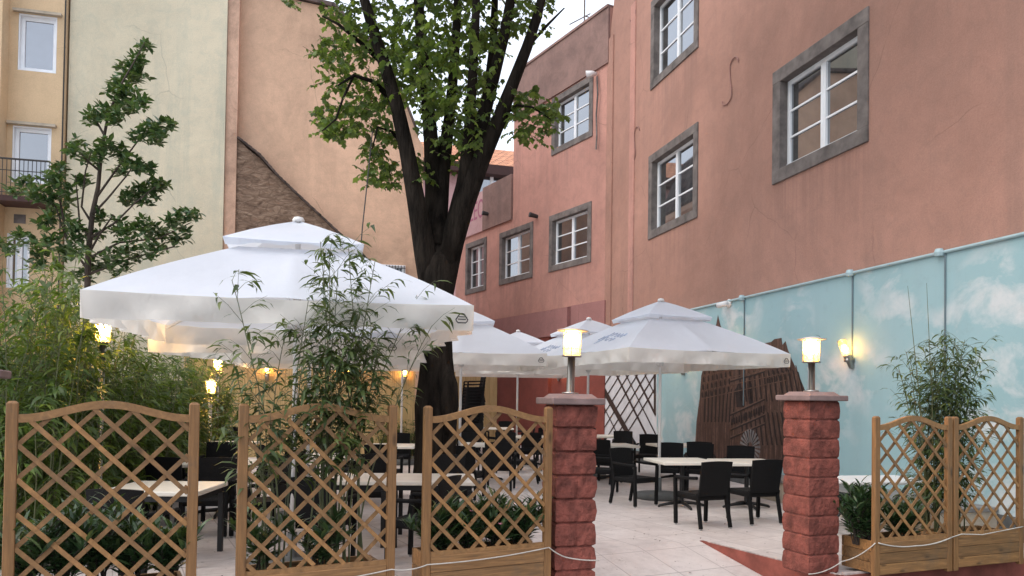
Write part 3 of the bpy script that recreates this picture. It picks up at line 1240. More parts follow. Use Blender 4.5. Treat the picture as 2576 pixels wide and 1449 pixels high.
# old rubble gable standing against the tan wall
gw = thing('rubble_gable', 'brown rubble stone gable with a sloping tiled edge against the tan wall', 'wall', tb.location, BZ)
g0 = W5.loc(598, 350, -.25)
g1 = W5.loc(745, 490, -.25)
g2 = W5.loc(885, 620, -.25)
g3 = W5.loc(960, 690, -.25)
b = MB()
b.prism([(xpb*.6, 0), (g3[0], 0), g3, g2, g1, g0, (xpb*.6, g0[1]+.1)], -.25, -.003)
b.build('wall', MT['oldstone'], gw)
b = MB()
gpts = [g0, W5.loc(655, 395, -.25), W5.loc(700, 447, -.25), g1, W5.loc(820, 560, -.25), g2, g3]
for i in range(len(gpts)-1):
    (xa_, za_), (xb_2, zb_2) = gpts[i], gpts[i+1]
    n = 5
    for k in range(n):
        u0, u1 = k/n, (k+1.15)/n
        p0 = Vector((xa_+(xb_2-xa_)*u0, -.2, za_+(zb_2-za_)*u0+.03))
        p1 = Vector((xa_+(xb_2-xa_)*u1, -.2, za_+(zb_2-za_)*u1+.05))
        b.bar(p0, p1, .36, .05, (0, 1, 0) if False else (0, 0, 1))
b.build('tile_edge', MT['slate'], gw)

# antenna on the annex roof
aloc = an.matrix_basis @ Vector((W2.loc(1396, 120)[0], 1.2, zpar+.01))
ant = thing('roof_antenna', 'thin crossed metal antenna on the annex roof against the white sky', 'antenna', aloc)
b = MB()
b.tube([(0, 0, 0), (0, 0, 2.6)], .028, 6)
b.tube([(.05, 0, 1.35), (1.3, 0, 1.0)], .02, 6)
b.tube([(.55, 0, .55), (1.35, 0, 1.75)], .02, 6)
b.tube([(-.5, .3, 1.2), (.2, -.1, 1.4)], .02, 6)
b.build('mast', MT['stone'], ant)

# ---------------------------------------------------------------- reed fences
def reed_fence(a, b_, z, label):
    rz, L = wallframe(a, b_)
    t = thing('reed_fence', label, 'fence', (a[0], a[1], 0), rz)
    m = MB()
    n = int(L/.035)
    top = []
    for k in range(n+1):
        top.append(z + .10*(rnd.random()-.5) + .05*math.sin(k*.21))
    for k in range(n):
        x0_, x1_ = L*k/n, L*(k+1)/n
        yo = .012*(k % 2)
        m.box(x0_, x1_, yo, yo+.03, 0, top[k])
    m.build('reed_mat', MT['reed'], t)
    p = MB()
    k = 0
    while k*2.2 < L:
        p.box(k*2.2-.04+.05, k*2.2+.04+.05, .05, .13, 0, z-.1)
        k += 1
    p.build('frame_posts', MT['wood'], t)
    return t


RF1 = ((-8.6, 20.3), (-2.75, 22.0))
reed_fence(RF1[0], RF1[1], 2.75, 'tan reed fence screening the back left of the terrace')
RF2 = ((-2.75, 27.4), (-.55, 28.75))
reed_fence(RF2[0], RF2[1], 2.75, 'tan reed fence behind the stacked chairs beside the red wall')


# ---------------------------------------------------------------- lamps
def lamp_parts(t, ph, bulb='bulb'):
    b = MB()
    b.lathe([(.075, 0), (.075, .012), (.036, .016), (.034, ph)], 16)
    b.build('pole', MT['steel'], t, True)
    b = MB()
    b.lathe([(.036, ph), (.088, ph+.004), (.09, ph+.014), (.04, ph+.018)], 20)
    b.build('collar', MT['steel'], t, True)
    b = MB()
    b.lathe([(.072, ph+.02), (.078, ph+.10), (.078, ph+.235), (.072, ph+.236), (.070, ph+.10), (.066, ph+.022)], 20)
    b.build('glass_shade', MT['lglass'], t, True)
    b = MB()
    b.lathe([(.02, ph+.10), (.052, ph+.13), (.056, ph+.20), (.04, ph+.228), (.01, ph+.23)], 14)
    b.build('bulb', MT[bulb], t, True)
    b = MB()
    b.lathe([(.14, ph+.236), (.145, ph+.243), (.06, ph+.262), (.02, ph+.268)], 24)
    b.build('disc_cap', MT['disc'], t, True)
    b = MB()
    for k in range(3):
        a = 2*PI*k/3+.4
        x, y = .086*math.cos(a), .086*math.sin(a)
        b.tube([(x, y, ph+.012), (x, y, ph+.238)], .004, 5)
    for k in range(20):
        a, a2 = 2*PI*k/20, 2*PI*(k+1)/20
        b.bar((.087*math.cos(a), .087*math.sin(a), ph+.075), (.087*math.cos(a2), .087*math.sin(a2), ph+.075), .004, .004)
    b.build('guard', MT['steel'], t)


# ---------------------------------------------------------------- pillars
def pillar(name_label, x, y, rz, half, ch, n, z0, lampph, lamplabel, tilt=0, caph=.055, seed=1, split=True):
    amp, ins = (.020, .024) if split else (.010, .012)
    t = thing('gate_pillar', name_label, 'pillar', (x, y, z0), rz, 'red block pillars beside the entrance')
    rr = random.Random(seed)
    b = MB()
    N = 9
    for c in range(n):
        zb, ztp = c*ch, (c+1)*ch
        Hn = 5
        prof = [0, .09, .5, .91, 1]
        ring = []
        for j in range(Hn):
            zz = zb+ch*prof[j]
            inset = {0: ins, 1: 0, 2: -.005, 3: 0, 4: ins}[j]
            row = []
            for sgn in range(4):
                for k in range(N):
                    u = -1+2*k/N
                    hh = half-inset
                    rough = (0 if j in (0, 4) else (rr.random()-.5)*amp)
                    if split and c % 2 == sgn % 2 and k == N//2 + 1 and j not in (0, 4):
                        rough -= .010
                    if (c+1) % 2 == sgn % 2 and k in (2, ) and j not in (0, 4):
                        rough -= .006
                    p = {0: (u*hh, -hh-rough), 1: (hh+rough, u*hh), 2: (-u*hh, hh+rough), 3: (-hh-rough, -u*hh)}[sgn]
                    row.append((p[0], p[1], zz))
            ring.append(row)
        m = 4*N
        vs = [p for r_ in ring for p in r_]
        fs = [(j*m+k, j*m+(k+1) % m, (j+1)*m+(k+1) % m, (j+1)*m+k) for j in range(Hn-1) for k in range(m)]
        b.add(vs, fs)
    b.build('block_shaft', MT['block'], t)
    b = MB()
    hm = half-ins*.9
    b.box(-hm, hm, -hm, hm, 0, n*ch-.002)
    b.build('mortar', MT['mortar'], t)
    zt_ = n*ch
    b = MB()
    hc = half+.062
    b.cbox(-hc, hc, -hc, hc, zt_, zt_+caph, .008)
    h2_ = half+.005
    v0 = [(-h2_, -h2_, zt_+caph), (h2_, -h2_, zt_+caph), (h2_, h2_, zt_+caph), (-h2_, h2_, zt_+caph)]
    h3_ = half-.035
    v1 = [(-h3_, -h3_, zt_+caph+.035), (h3_, -h3_, zt_+caph+.035), (h3_, h3_, zt_+caph+.035), (-h3_, h3_, zt_+caph+.035)]
    b.add(v0+v1, [(4, 5, 6, 7), (0, 1, 5, 4), (1, 2, 6, 5), (2, 3, 7, 6), (3, 0, 4, 7)])
    b.build('cap_stone', MT['cap'], t)
    if lamplabel:
        l = thing('pillar_lamp', lamplabel, 'lamp', (x, y, z0+zt_+caph+.036), 0, 'lit steel lamps on the pillars')
        l.rotation_euler = (0, tilt, 0)
        lamp_parts(l, lampph)
    return t


p1 = at(1434, 1000, 7.0)
p2 = at(2041, 1000, 7.85)
pillar('red split block pillar at left of the ramp touching the lattice fence', p1.x, p1.y, R(15.5), .185, .208, 10, 1.645-10*.208, .33,
       'lit steel lamp on the pillar at left of the ramp, leaning slightly', .03, .06, 3, True)
pillar('red block pillar at right of the ramp beside the wooden planters', p2.x, p2.y, R(21), .185, .19, 9, 0.0, .29,
       'lit steel lamp with a dry leaf on its cap, on the right pillar', 0, .055, 5, False)
# dry leaf on the right lamp
lf = MB()
lt = at(2066, 836, 7.85)
lf.leaf(Vector((0, 0, 0)), Vector((-.8, .2, .5)), Vector((0, 0, 1)), .09, .035, .8)
o = lf.build('dry_leaf', MT['twig'])
o.location = (p2.x+.09, p2.y-.02, 9*.19+.055+.036+.29+.252)
tag(o, 'curled dry leaf lying on the cap of the right pillar lamp', 'leaf')
p3 = at(-72, 1000, 5.1)
pillar('red block pillar cut off by the left edge of the photo', p3.x, p3.y, R(24), .13, .20, 9, -.02, .3, None, 0, .055, 8, False)


# ---------------------------------------------------------------- wall lamps
def wall_lamp():
    t = thing('wall_lamp', '', 'lamp', (0, 0, 0), 0, 'lit wall lamps around the terrace')
    tilt = Matrix.Rotation(R(24), 4, 'X')     # leans away from the wall (towards -y)
    off = Vector((0, -.10, 0))
    b = MB()
    b.lathe([(.012, -.20), (.034, -.185), (.046, -.02), (.046, 0)], 16, off, tilt)
    b.box(-.03, .03, -.12, -.0, -.10, -.05)
    b.build('holder', MT['steel'], t, True)
    b = MB()
    b.lathe([(.050, .002), (.052, .19), (.048, .192), (.046, .004)], 16, off, tilt)
    b.build('glass_shade', MT['lglass'], t, True)
    b = MB()
    b.lathe([(.012, .03), (.03, .05), (.032, .10), (.012, .125)], 12, off, tilt)
    b.build('bulb', MT['bulb'], t, True)
    b = MB()
    for z in (.05, .10, .15, .195):
        pts = [tilt @ Vector((.055*math.cos(2*PI*k/16), .055*math.sin(2*PI*k/16), z)) + off for k in range(17)]
        b.tube(pts, .005, 5)
    b.build('guard', MT['steel'], t)
    return t


wl = wall_lamp()
x, z = W1.loc(2147, 892, -.03)
PBM = Matrix.Translation(pb.location) @ Matrix.Rotation(pb.rotation_euler.z, 4, 'Z')
wl.location = PBM @ Vector((x, -.032, z))
wl.rotation_euler = (0, 0, pb.rotation_euler.z)
wl.scale = (1.25,)*3
wl['label'] = 'lit steel wall lamp leaning out from the painted sky wall'
x, z = W1.loc(1855, 895, -.03)
d = dup(wl, PBM @ Vector((x, -.032, z+.02)), pb.rotation_euler.z, 'wall lamp hidden behind the right parasol lighting the painted tower')
x, z = W1.loc(1722, 930, -.03)
dup(wl, PBM @ Vector((x, -.032, z+.1)), pb.rotation_euler.z, 'wall lamp on the painted sky left of the tower, behind the right parasol')
ANM = Matrix.Translation(an.location) @ Matrix.Rotation(an.rotation_euler.z, 4, 'Z')
x, z = W2.loc(1408, 945, -.05)
dup(wl, ANM @ Vector((x, -.052, z+.05)), an.rotation_euler.z, 'wall lamp glowing on the red wall under the parasols')
rz1 = wallframe(*RF1)[0]
for px, py, lb in ((672, 938, 'lit lamp on the reed fence behind the tall bamboo'), (1016, 945, 'lit lamp on the reed fence just left of the tree trunk'), (880, 935, 'lit lamp on the reed fence hidden by the tall bamboo leaves')):
    d_ = ray(px, py)
    # meet the reed fence plane
    a_ = Vector((RF1[0][0], RF1[0][1], 0))
    n_ = Vector((math.sin(rz1), -math.cos(rz1), 0))
    k = (a_-EYE).dot(n_)/d_.dot(n_)
    p = EYE + d_*k + n_*.02
    dup(wl, p, rz1, lb)

# CCTV camera on painted wall
x, z = W1.loc(1836, 763, -.03)
cc = thing('security_camera', 'small white dome security camera below the conduit on the painted sky wall', 'camera', PBM @ Vector((x, -.032, z)), pb.rotation_euler.z)
b = MB()
b.lathe([(.09, 0), (.09, .03), (.05, .05)], 14, (0, 0, 0), Matrix.Rotation(PI/2, 4, 'X'))
b.build('mount', MT['plastic'], cc, True)
b = MB()
b.tube([(0, -.05, 0), (-.02, -.12, -.02), (-.16, -.20, -.04)], [.05, .06, .055], 12)
bd_ = b.build('housing', MT['plastic'], cc, True)
b = MB()
b.tube([(-.155, -.197, -.039), (-.18, -.21, -.043)], [.045, .04], 12)
b.build('lens', MT['black'], cc, True)
x, z = W2.loc(1503, 182, -.1)
cc2 = thing('floodlight', 'small round spotlight with dangling cable high at the corner of the pink walls', 'light', ANM @ Vector((x-.1, -.06, z)), an.rotation_euler.z)
b = MB()
b.tube([(0, 0, 0), (-.02, -.15, -.02), (-.12, -.3, -.06)], [.05, .09, .13], 12)
b.build('head', MT['plastic'], cc2, True)
b = MB()
b.tube([(.05, -.02, -.1), (.14, -.05, -.7), (.05, -.03, -1.3), (.12, -.05, -2.0), (.06, -.03, -2.4)], .028, 6)
b.build('cable', MT['stone'], cc2)

# ---------------------------------------------------------------- parasols
def parasol_proto():
    t = thing('parasol', '', 'parasol', (0, 0, 0), 0, 'large white square parasols over the terrace')
    H, EZ, VZ, VB = 1.5, 2.47, 3.04, .50        # half side, eave height, height and half side at the vent
    b = MB()
    vb = MB()
    NU, NV = 40, 10
    rr = random.Random(4)
    for s in range(4):
        a = s*PI/2
        ca, sa = math.cos(a), math.sin(a)
        vs, fs = [], []

        def P(u, hw, z, out=0):
            x, y = u*hw, -(hw+out)
            return (x*ca-y*sa, x*sa+y*ca, z)
        for j in range(NV+1):
            v = j/NV
            hw = VB+(H-VB)*v
            for i in range(NU+1):
                u = -1+2*i/NU
                sag = (.05*math.sin(PI*v) + .022*v)*(1-(2*abs(u)-1)**2) + .004*math.sin(u*19+v*7)*v
                vs.append(P(u, hw, VZ+(EZ-VZ)*v - sag + .02*math.sin(PI*v)*abs(u)))
        for j in range(NV):
            for i in range(NU):
                m = NU+1
                fs.append((j*m+i, j*m+i+1, j*m+m+i+1, j*m+m+i))
        b.add(vs, fs)
        vs, fs = [], []
        base = 0
        rows = 6
        for j in range(0, rows+1):
            v = j/rows
            for i in range(NU+1):
                u = -1+2*i/NU
                e = (1-u*u)
                rip = (.042*math.sin(u*11+s*1.7+v*1.8) + .030*math.sin(u*23+s*2.2-v*2.6)+.012*math.sin(u*43+v*4))*v*min(1, e*3)
                vs.append(P(u, H+.004, EZ - .02*(1-u*u) - .215*v*(1-.10*e), rip - .015*v))
        m = NU+1
        for j in range(rows):
            for i in range(NU):
                fs.append((base+j*m+i, base+j*m+i+1, base+j*m+m+i+1, base+j*m+m+i))
        vb.add(vs, fs)
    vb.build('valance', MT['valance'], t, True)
    can = b.build('canopy', MT['fabric'], t, True)
    b = MB()
    for s in range(4):
        a = s*PI/2
        ca, sa = math.cos(a), math.sin(a)
        vs, fs = [], []
        n = 10
        prof = [(.03, 3.40), (.2, 3.325), (.4, 3.225), (.62, 3.10)]
        for hw, z in prof:
            for i in range(n+1):
                u = -1+2*i/n
                x, y = u*hw, -hw
                vs.append((x*ca-y*sa, x*sa+y*ca, z-.015*(1-u*u)))
        for i in range(n+1):
            u = -1+2*i/n
            x, y = u*.60, -.60
            vs.append((x*ca-y*sa, x*sa+y*ca, 3.04+.03*(1-abs(u))+.012*math.sin(u*9)))
        for j in range(4):
            for i in range(n):
                fs.append((j*(n+1)+i, j*(n+1)+i+1, (j+1)*(n+1)+i+1, (j+1)*(n+1)+i))
        b.add(vs, fs)
    b.build('vent_canopy', MT['fabric'], t)
    b = MB()
    b.lathe([(.055, 3.40), (.06, 3.42), (.045, 3.445), (.012, 3.455)], 14)
    b.build('finial', MT['alu'], t, True)
    b = MB()
    b.lathe([(.026, .05), (.026, 3.40)], 12)
    b.build('pole', MT['alu'], t, True)
    b = MB()
    b.lathe([(.42, .0), (.43, .05), (.40, .09), (.08, .11), (.045, .12), (.045, .35), (.03, .352)], 28)
    b.build('base', MT['darkgrey'], t, True)
    b = MB()
    b.lathe([(.05, 2.28), (.06, 2.30), (.06, 2.40), (.05, 2.42)], 12)
    b.build('hub', MT['alu'], t, True)
    b = MB()
    b.lathe([(.05, 2.98), (.06, 3.0), (.06, 3.06), (.05, 3.08)], 12)
    b.build('crown_hub', MT['alu'], t, True)
    for k in range(8):
        a = PI/4*k
        L = 1.47*(math.sqrt(2) if k % 2 else 1)
        ez = 2.445
        d = Vector((math.cos(a), math.sin(a), 0))
        b = MB()
        b.bar(d*.05+Vector((0, 0, 3.0)), d*L+Vector((0, 0, ez-.01)), .02, .025)
        rb = b.build('rib', MT['alu'], t)
        b = MB()
        b.bar(d*.05+Vector((0, 0, 2.34)), d*L*.5+Vector((0, 0, (3.0+ez)/2-.03)), .016, .02)
        b.build('strut', MT['alu'], rb)
    # care mark near the corner of two valances: rounded triangle with two short lines
    def mark(s):
        a = s*PI/2
        ca, sa = math.cos(a), math.sin(a)
        b = MB()
        cx_, cz_, r_ = 1.40, 2.350, .046
        pts = []
        for k in range(3):
            an_ = PI/2+2*PI*k/3
            for dd in (-.35, 0, .35):
                pts.append((cx_+r_*1.1*math.cos(an_+dd), cz_+r_*math.sin(an_+dd)*.95))
        pts.append(pts[0])
        P3 = [(x*ca-(-1.525)*sa, x*sa+(-1.525)*ca, z) for x, z in pts]
        b.tube(P3, .0052, 5)
        for (w_, zz) in ((.026, .012), (.034, -.008)):
            x0_, x1_ = cx_-w_, cx_+w_
            q = [(x0_, cz_+zz), (x1_, cz_+zz), (x1_, cz_+zz+.008), (x0_, cz_+zz+.008)]
            b.add([(x*ca+1.524*sa, x*sa-1.524*ca, z) for x, z in q], [(0, 1, 2, 3)])
        b.build('care_mark', MT['logodark'], can)
    mark(0)
    mark(1)
    # faded blue script on one canopy slope
    def script(s):
        a = s*PI/2
        ca, sa = math.cos(a), math.sin(a)
        b = MB()
        rr2 = random.Random(9)
        for line, (v0, x0_, x1_) in enumerate(((.46, -.42, .42), (.60, -.3, .3))):
            x = x0_
            while x < x1_:
                pts = []
                ll = .07+.07*rr2.random()
                for k in range(7):
                    u = k/6
                    vv = v0 + .05*math.sin(u*PI*2+rr2.random()) - .03*u
                    hw = VB+(H-VB)*vv
                    xx = x+ll*u
                    uu = xx/hw
                    z = VZ+(EZ-VZ)*vv - (.05*math.sin(PI*vv) + .022*vv)*(1-(2*abs(uu)-1)**2) + .02*math.sin(PI*vv)*abs(uu) + .010
                    y = -hw
                    pts.append((xx*ca-y*sa, xx*sa+y*ca, z))
                b.tube(pts, .006, 4)
                x += ll+.02
        b.build('lettering', MT['logo'], can)
    script(3)
    return t


ps = parasol_proto()
PSPOTS = [
    (-2.13, 7.62, 12.9, 'nearest white parasol, the large one behind the bamboo at front left'),
    (-2.78, 10.62, -1, 'second white parasol in the left row, tucked under the nearest one'),
    (-3.95, 15.6, 12, 'third white parasol in the left row, its valance low behind the bamboo'),
    (-2.75, 19.4, 12, 'far white parasol by the reed fence, its pole left of the tree trunk'),
    (-.98, 14.8, 3, 'white parasol directly behind the tree trunk in the middle'),
    (.14, 20.0, 8, 'farthest white parasol, its small peak left of the lit left pillar lamp'),
    (2.56, 13.4, 21.7, 'white parasol at right in front of the painted tower'),
    (1.64, 16.7, 24, 'white parasol behind the left pillar lamp, half hidden by the right one'),
]
for i, (x, y, a, lb) in enumerate(PSPOTS):
    if i == 0:
        ps.location = (x, y, 0)
        ps.rotation_euler = (0, 0, R(a))
        ps['label'] = lb
    else:
        o = dup(ps, (x, y, 0), R(a), lb)
        o.scale = (1, 1, {1: .965, 3: 1.05}.get(i, 1))


# ---------------------------------------------------------------- furniture
def chair_proto():
    t = thing('armchair', '', 'chair', (0, 0, 0), 0, 'black woven armchairs at the tables')
    b = MB()
    b.cbox(-.245, .245, -.24, .25, .375, .455, .02)
    b.build('seat', MT['rattan'], t)
    b = MB()
    N, J = 10, 8
    vs, fs = [], []
    for side in (0, 1):
        for j in range(J+1):
            v = j/J
            for i in range(N+1):
                u = -1+2*i/N
                z = .44+.45*v + .012*(1-u*u)*v
                y = -.235-.085*v-.02*(1-u*u) - (.032 if side else 0)
                vs.append((u*(.225+.015*v), y, z))
    m = N+1
    o_ = m*(J+1)
    for j in range(J):
        for i in range(N):
            fs.append((j*m+i, j*m+m+i, j*m+m+i+1, j*m+i+1))
            fs.append((o_+j*m+i, o_+j*m+i+1, o_+j*m+m+i+1, o_+j*m+m+i))
        fs.append((j*m, o_+j*m, o_+j*m+m, j*m+m))
        fs.append((j*m+N, j*m+m+N, o_+j*m+m+N, o_+j*m+N))
    for i in range(N):
        fs.append((J*m+i, o_+J*m+i, o_+J*m+i+1, J*m+i+1))
        fs.append((i, i+1, o_+i+1, o_+i))
    b.add(vs, fs)
    b.build('backrest', MT['rattan'], t, False)
    for s in (-1, 1):
        b = MB()
        b.tube([(s*.262, .235, .645), (s*.262, .22, .655), (s*.262, -.05, .66), (s*.25, -.24, .675)], .022, 8)
        b.build('armrest', MT['rattan'], t, True)
        b = MB()
        b.bar((s*.245, .235, .02), (s*.26, .235, .645), .042, .042, (0, 1, 0))
        lg = b.build('leg', MT['rattan'], t)
        g = MB()
        g.lathe([(.016, 0), (.018, .02)], 8, (s*.245, .235, 0))
        g.build('glide', MT['glide'], lg)
        b = MB()
        b.bar((s*.235, -.315, .02), (s*.225, -.235, .40), .04, .04, (0, 1, 0))
        b.bar((s*.225, -.235, .40), (s*.225, -.25, .47), .04, .04, (0, 1, 0))
        lg = b.build('leg', MT['rattan'], t)
        g = MB()
        g.lathe([(.016, 0), (.018, .02)], 8, (s*.235, -.315, 0))
        g.build('glide', MT['glide'], lg)
    return t


def faceto(fx, fy):
    return math.atan2(-fx, fy)


ch0 = chair_proto()
CHAIRS = [
    # x, y, facing, label
    (2.58, 10.5, (-.38, .92), 'black woven armchair with its back to us in front of the table between the pillars'),
    (3.42, 10.95, (-.30, .95), 'black woven armchair half hidden by the right pillar, back to us at the cream table'),
    (2.0, 12.5, (.62, -.78), 'black woven armchair turned towards us left of the cream table by the parasol base'),
    (2.95, 14.2, (-.1, -1), 'black woven armchair behind the cream table right beside the white parasol pole'),
    (3.42, 14.1, (-.3, -.95), 'black woven armchair behind the cream table in front of the painted tower, left one'),
    (3.55, 14.6, (-.2, -.95), 'black woven armchair tucked behind another one under the painted tower'),
    (3.95, 13.5, (-.4, -.9), 'black woven armchair below the grey painted rose window'),
    (1.63, 13.9, (.9, -.3), 'black woven armchair just right of the left pillar, seen from its side'),
    (2.78, 19.2, (-.1, -1), 'black woven armchair below the painted lattice, right of the left pillar'),
    (3.1, 17.6, (-.3, -.95), 'black woven armchair in front of the right end of the painted lattice'),
    (2.2, 21.0, (.3, -.9), 'farthest black armchair in the corner right of the left pillar'),
    (1.9, 15.6, (.5, .85), 'black woven armchair under the far table right of the left pillar'),
    (-.2, 14.2, (.1, 1), 'black woven armchair with its back to us seen through the third lattice panel'),
    (-.9, 17.2, (.2, -1), 'black armchair beyond the table seen through the third lattice panel'),
    (.5, 18.3, (.1, 1), 'black armchair seen through the top right of the third lattice panel'),
    (.9, 20.6, (-.2, -1), 'black armchair beyond the far table behind the third lattice panel'),
    (-1.0, 23.6, (.3, -1), 'black armchair beside the stack of chairs at the back'),
    (-.2, 25.9, (0, -1), 'far black armchair in front of the red wall'),
    (-2.15, 13.1, (.1, 1), 'black armchair with its back to us seen over the second lattice panel'),
    (-2.4, 16.5, (.1, -1), 'black armchair behind the table left of the tree trunk'),
    (-3.0, 22.0, (.1, -1), 'black armchair standing against the reed fence left of the trunk'),
    (-.92, 7.95, (-.93, .35), 'black armchair seen from its side between the second and third lattice panels'),
    (-1.85, 10.3, (.1, -1), 'black armchair beyond the two joined tables behind the second lattice panel'),
    (-.85, 10.35, (.05, -1), 'black armchair at the foot of the tree trunk behind the joined tables'),
    (-1.9, 7.9, (.1, 1), 'black armchair in the shade behind the bamboo planter'),
    (-3.62, 9.35, (.1, -1), 'black armchair between the first two tables on the left'),
    (-4.75, 12.5, (.1, -1), 'wide backed black armchair behind the second table on the left'),
    (-6.6, 18.2, (.1, -1), 'farthest black armchair on the left, by the hedge'),
    (-3.25, 6.75, (.05, 1), 'black armchair with its back to us behind the first lattice panel'),
    (-2.95, 9.15, (-.7, -.6), 'black armchair at the right corner of the nearest left table'),
    (-4.3, 10.0, (.1, 1), 'black armchair pushed under the second left table from the front'),
    (-4.75, 10.9, (1, .1), 'black armchair at the left side of the second left table, deep behind the first lattice'),
    (-3.3, 11.2, (-1, .1), 'black armchair at the right side of the second left table'),
    (-2.9, 13.3, (0, -1), 'black armchair behind the small gap in the bamboo, beyond its table'),
    (-3.6, 12.2, (1, .1), 'black armchair left of the table that shows white through the bamboo'),
    (-2.2, 12.2, (-1, .2), 'black armchair right of the table that shows white through the bamboo'),
    (-6.3, 15.1, (1, .1), 'black armchair left of the third left table near the hedge'),
    (-4.7, 15.6, (-1, .1), 'black armchair right of the third left table'),
    (-1.5, 14.7, (-1, .2), 'black armchair between the tree trunk and the table on its left'),
    (-.75, 13.0, (.2, 1), 'black armchair close behind the right side of the tree trunk'),
    (.25, 15.5, (-1, .1), 'black armchair at the right side of the table in the third lattice panel'),
    (-.1, 17.6, (.1, -1), 'black armchair facing us beyond the table in the third lattice panel'),
    (1.25, 19.0, (-1, .2), 'black armchair beside the left pillar, at the far table'),
    (-.35, 19.7, (1, .1), 'black armchair left of the far table in the third lattice panel'),
    (.4, 24.2, (-1, 0), 'black armchair at the right end of the farthest table by the red wall'),
    (-1.2, 21.2, (0, -1), 'black armchair beyond the table that is half hidden by the trunk'),
    (1.2, 16.4, (1, .1), 'black armchair hidden behind the left pillar at the table on its right'),
    (-3.4, 15.0, (.2, 1), 'black armchair in the shade below the third left parasol'),
]
for i, (x, y, f, lb) in enumerate(CHAIRS):
    if i == 0:
        ch0.location = (x, y, 0)
        ch0.rotation_euler = (0, 0, faceto(*f))
        ch0['label'] = lb
    else:
        dup(ch0, (x, y, 0), faceto(*f), lb)
sx, sy = at(1180, 1000, 24.2).x, 24.2
ordn = ['bottom', 'second', 'third', 'fourth', 'fifth', 'sixth', 'seventh', 'eighth', 'ninth', 'tenth', 'eleventh', 'twelfth', 'thirteenth', 'fourteenth', 'fifteenth', 'sixteenth', 'topmost']
for k in range(17):
    lb = 'black woven armchair, %s in the tall leaning stack by the reed fence' % (ordn[k] if k in (0, 16) else ordn[k] + ' from the bottom')
    a_ = faceto(-.95, -.3)
    lean = .008*k
    dup(ch0, (sx+lean, sy, .095*k), a_, lb, 'stacked black armchairs')


def table_proto(wx, wy, kind):
    t = thing('terrace_table', '', 'table', (0, 0, 0), 0, 'cream topped terrace tables')
    b = MB()
    b.cbox(-wx/2, wx/2, -wy/2, wy/2, .70, .745, .008)
    b.build('tabletop', MT['tabletop'], t)
    if kind == 'pedestal':
        b = MB()
        b.lathe([(.035, .05), (.035, .66), (.05, .67), (.05, .70)], 14)
        b.box(-.25, .25, -.03, .03, .675, .698)
        b.build('column', MT['black'], t)
        b = MB()
        for k in range(4):
            a = PI/2*k+PI/4*0
            d = Vector((math.cos(a), math.sin(a), 0))
            b.tube([d*.02+Vector((0, 0, .075)), d*.2+Vector((0, 0, .06)), d*.36+Vector((0, 0, .03)), d*.39+Vector((0, 0, .012))], [.03, .027, .022, .016], 8)
        b.build('foot', MT['black'], t, True)
    else:
        for sx_ in (-1, 1):
            for sy_ in (-1, 1):
                b = MB()
                b.box(sx_*(wx/2-.055)-.025, sx_*(wx/2-.055)+.025, sy_*(wy/2-.055)-.025, sy_*(wy/2-.055)+.025, 0, .64)
                b.build('leg', MT['black'], t)
        b = MB()
        i_ = .04
        b.box(-wx/2+i_, wx/2-i_, -wy/2+i_, -wy/2+i_+.025, .641, .699)
        b.box(-wx/2+i_, wx/2-i_, wy/2-i_-.025, wy/2-i_, .641, .699)
        b.box(-wx/2+i_, -wx/2+i_+.025, -wy/2+i_+.026, wy/2-i_-.026, .641, .699)
        b.box(wx/2-i_-.025, wx/2-i_, -wy/2+i_+.026, wy/2-i_-.026, .641, .699)
        b.build('apron', MT['black'], t)
    return t


tp = table_proto(.95, .95, 'pedestal')
TABLES = [
    (2.72, 12.35, 10, 'cream topped pedestal table in front between the two pillars'),
    (3.75, 12.35, 8, 'cream topped table beside the right pillar, behind the half hidden armchair'),
    (2.1, 16.3, 10, 'cream topped table seen just right of the left pillar'),
    (2.3, 20.2, 12, 'farthest cream topped table below the painted lattice'),
    (3.5, 16.6, 12, 'cream topped table whose end shows behind the chairs near the white pole'),
    (-.55, 15.9, 6, 'cream topped table seen through the middle of the third lattice panel'),
    (-.45, 24.4, 8, 'farthest cream topped table in front of the red wall'),
    (.45, 19.4, 6, 'cream topped table at the right of the third lattice panel, near the left pillar'),
    (-1.75, 20.0, 8, 'cream topped table half hidden behind the tree trunk on its right side'),
    (-2.35, 15.1, 6, 'cream topped table left of the tree trunk behind the second lattice panel'),
    (-2.9, 12.3, 6, 'cream topped table showing white through the bamboo of the second lattice panel'),
    (-4.05, 10.9, 8, 'second cream topped table on the left between the first two lattice panels'),
    (-5.5, 15.2, 8, 'third cream topped table on the left, the farthest in that gap'),
]
for i, (x, y, a, lb) in enumerate(TABLES):
    if i == 0:
        tp.location = (x, y, 0)
        tp.rotation_euler = (0, 0, R(a))
        tp['label'] = lb
    else:
        dup(tp, (x, y, 0), R(a), lb)
tl_ = table_proto(.95, .95, 'legs')
tl_.location = (-3.52, 7.95, 0)
tl_.rotation_euler = (0, 0, R(3))
tl_['label'] = 'nearest cream topped table on the left behind the first lattice panel'
dup(tl_, (-1.87, 9.1, 0), R(4), 'left one of two joined cream tables behind the second lattice panel')
dup(tl_, (-.90, 9.17, 0), R(4), 'right one of two joined cream tables between the second and third lattice panels')
# small round grey table among the hedge on the left
rp = onz(235, 1108, .74)
rt = thing('round_table', 'small pale round table among the hedge at left', 'table', (rp.x, rp.y, 0))
b = MB()
b.lathe([(.40, .715), (.41, .72), (.41, .735), (.40, .74)], 28)
b.build('tabletop', MT['lowcap'], rt)
b = MB()
b.lathe([(.2, 0), (.2, .02), (.03, .05), (.03, .714)], 14)
b.build('column', MT['black'], rt)
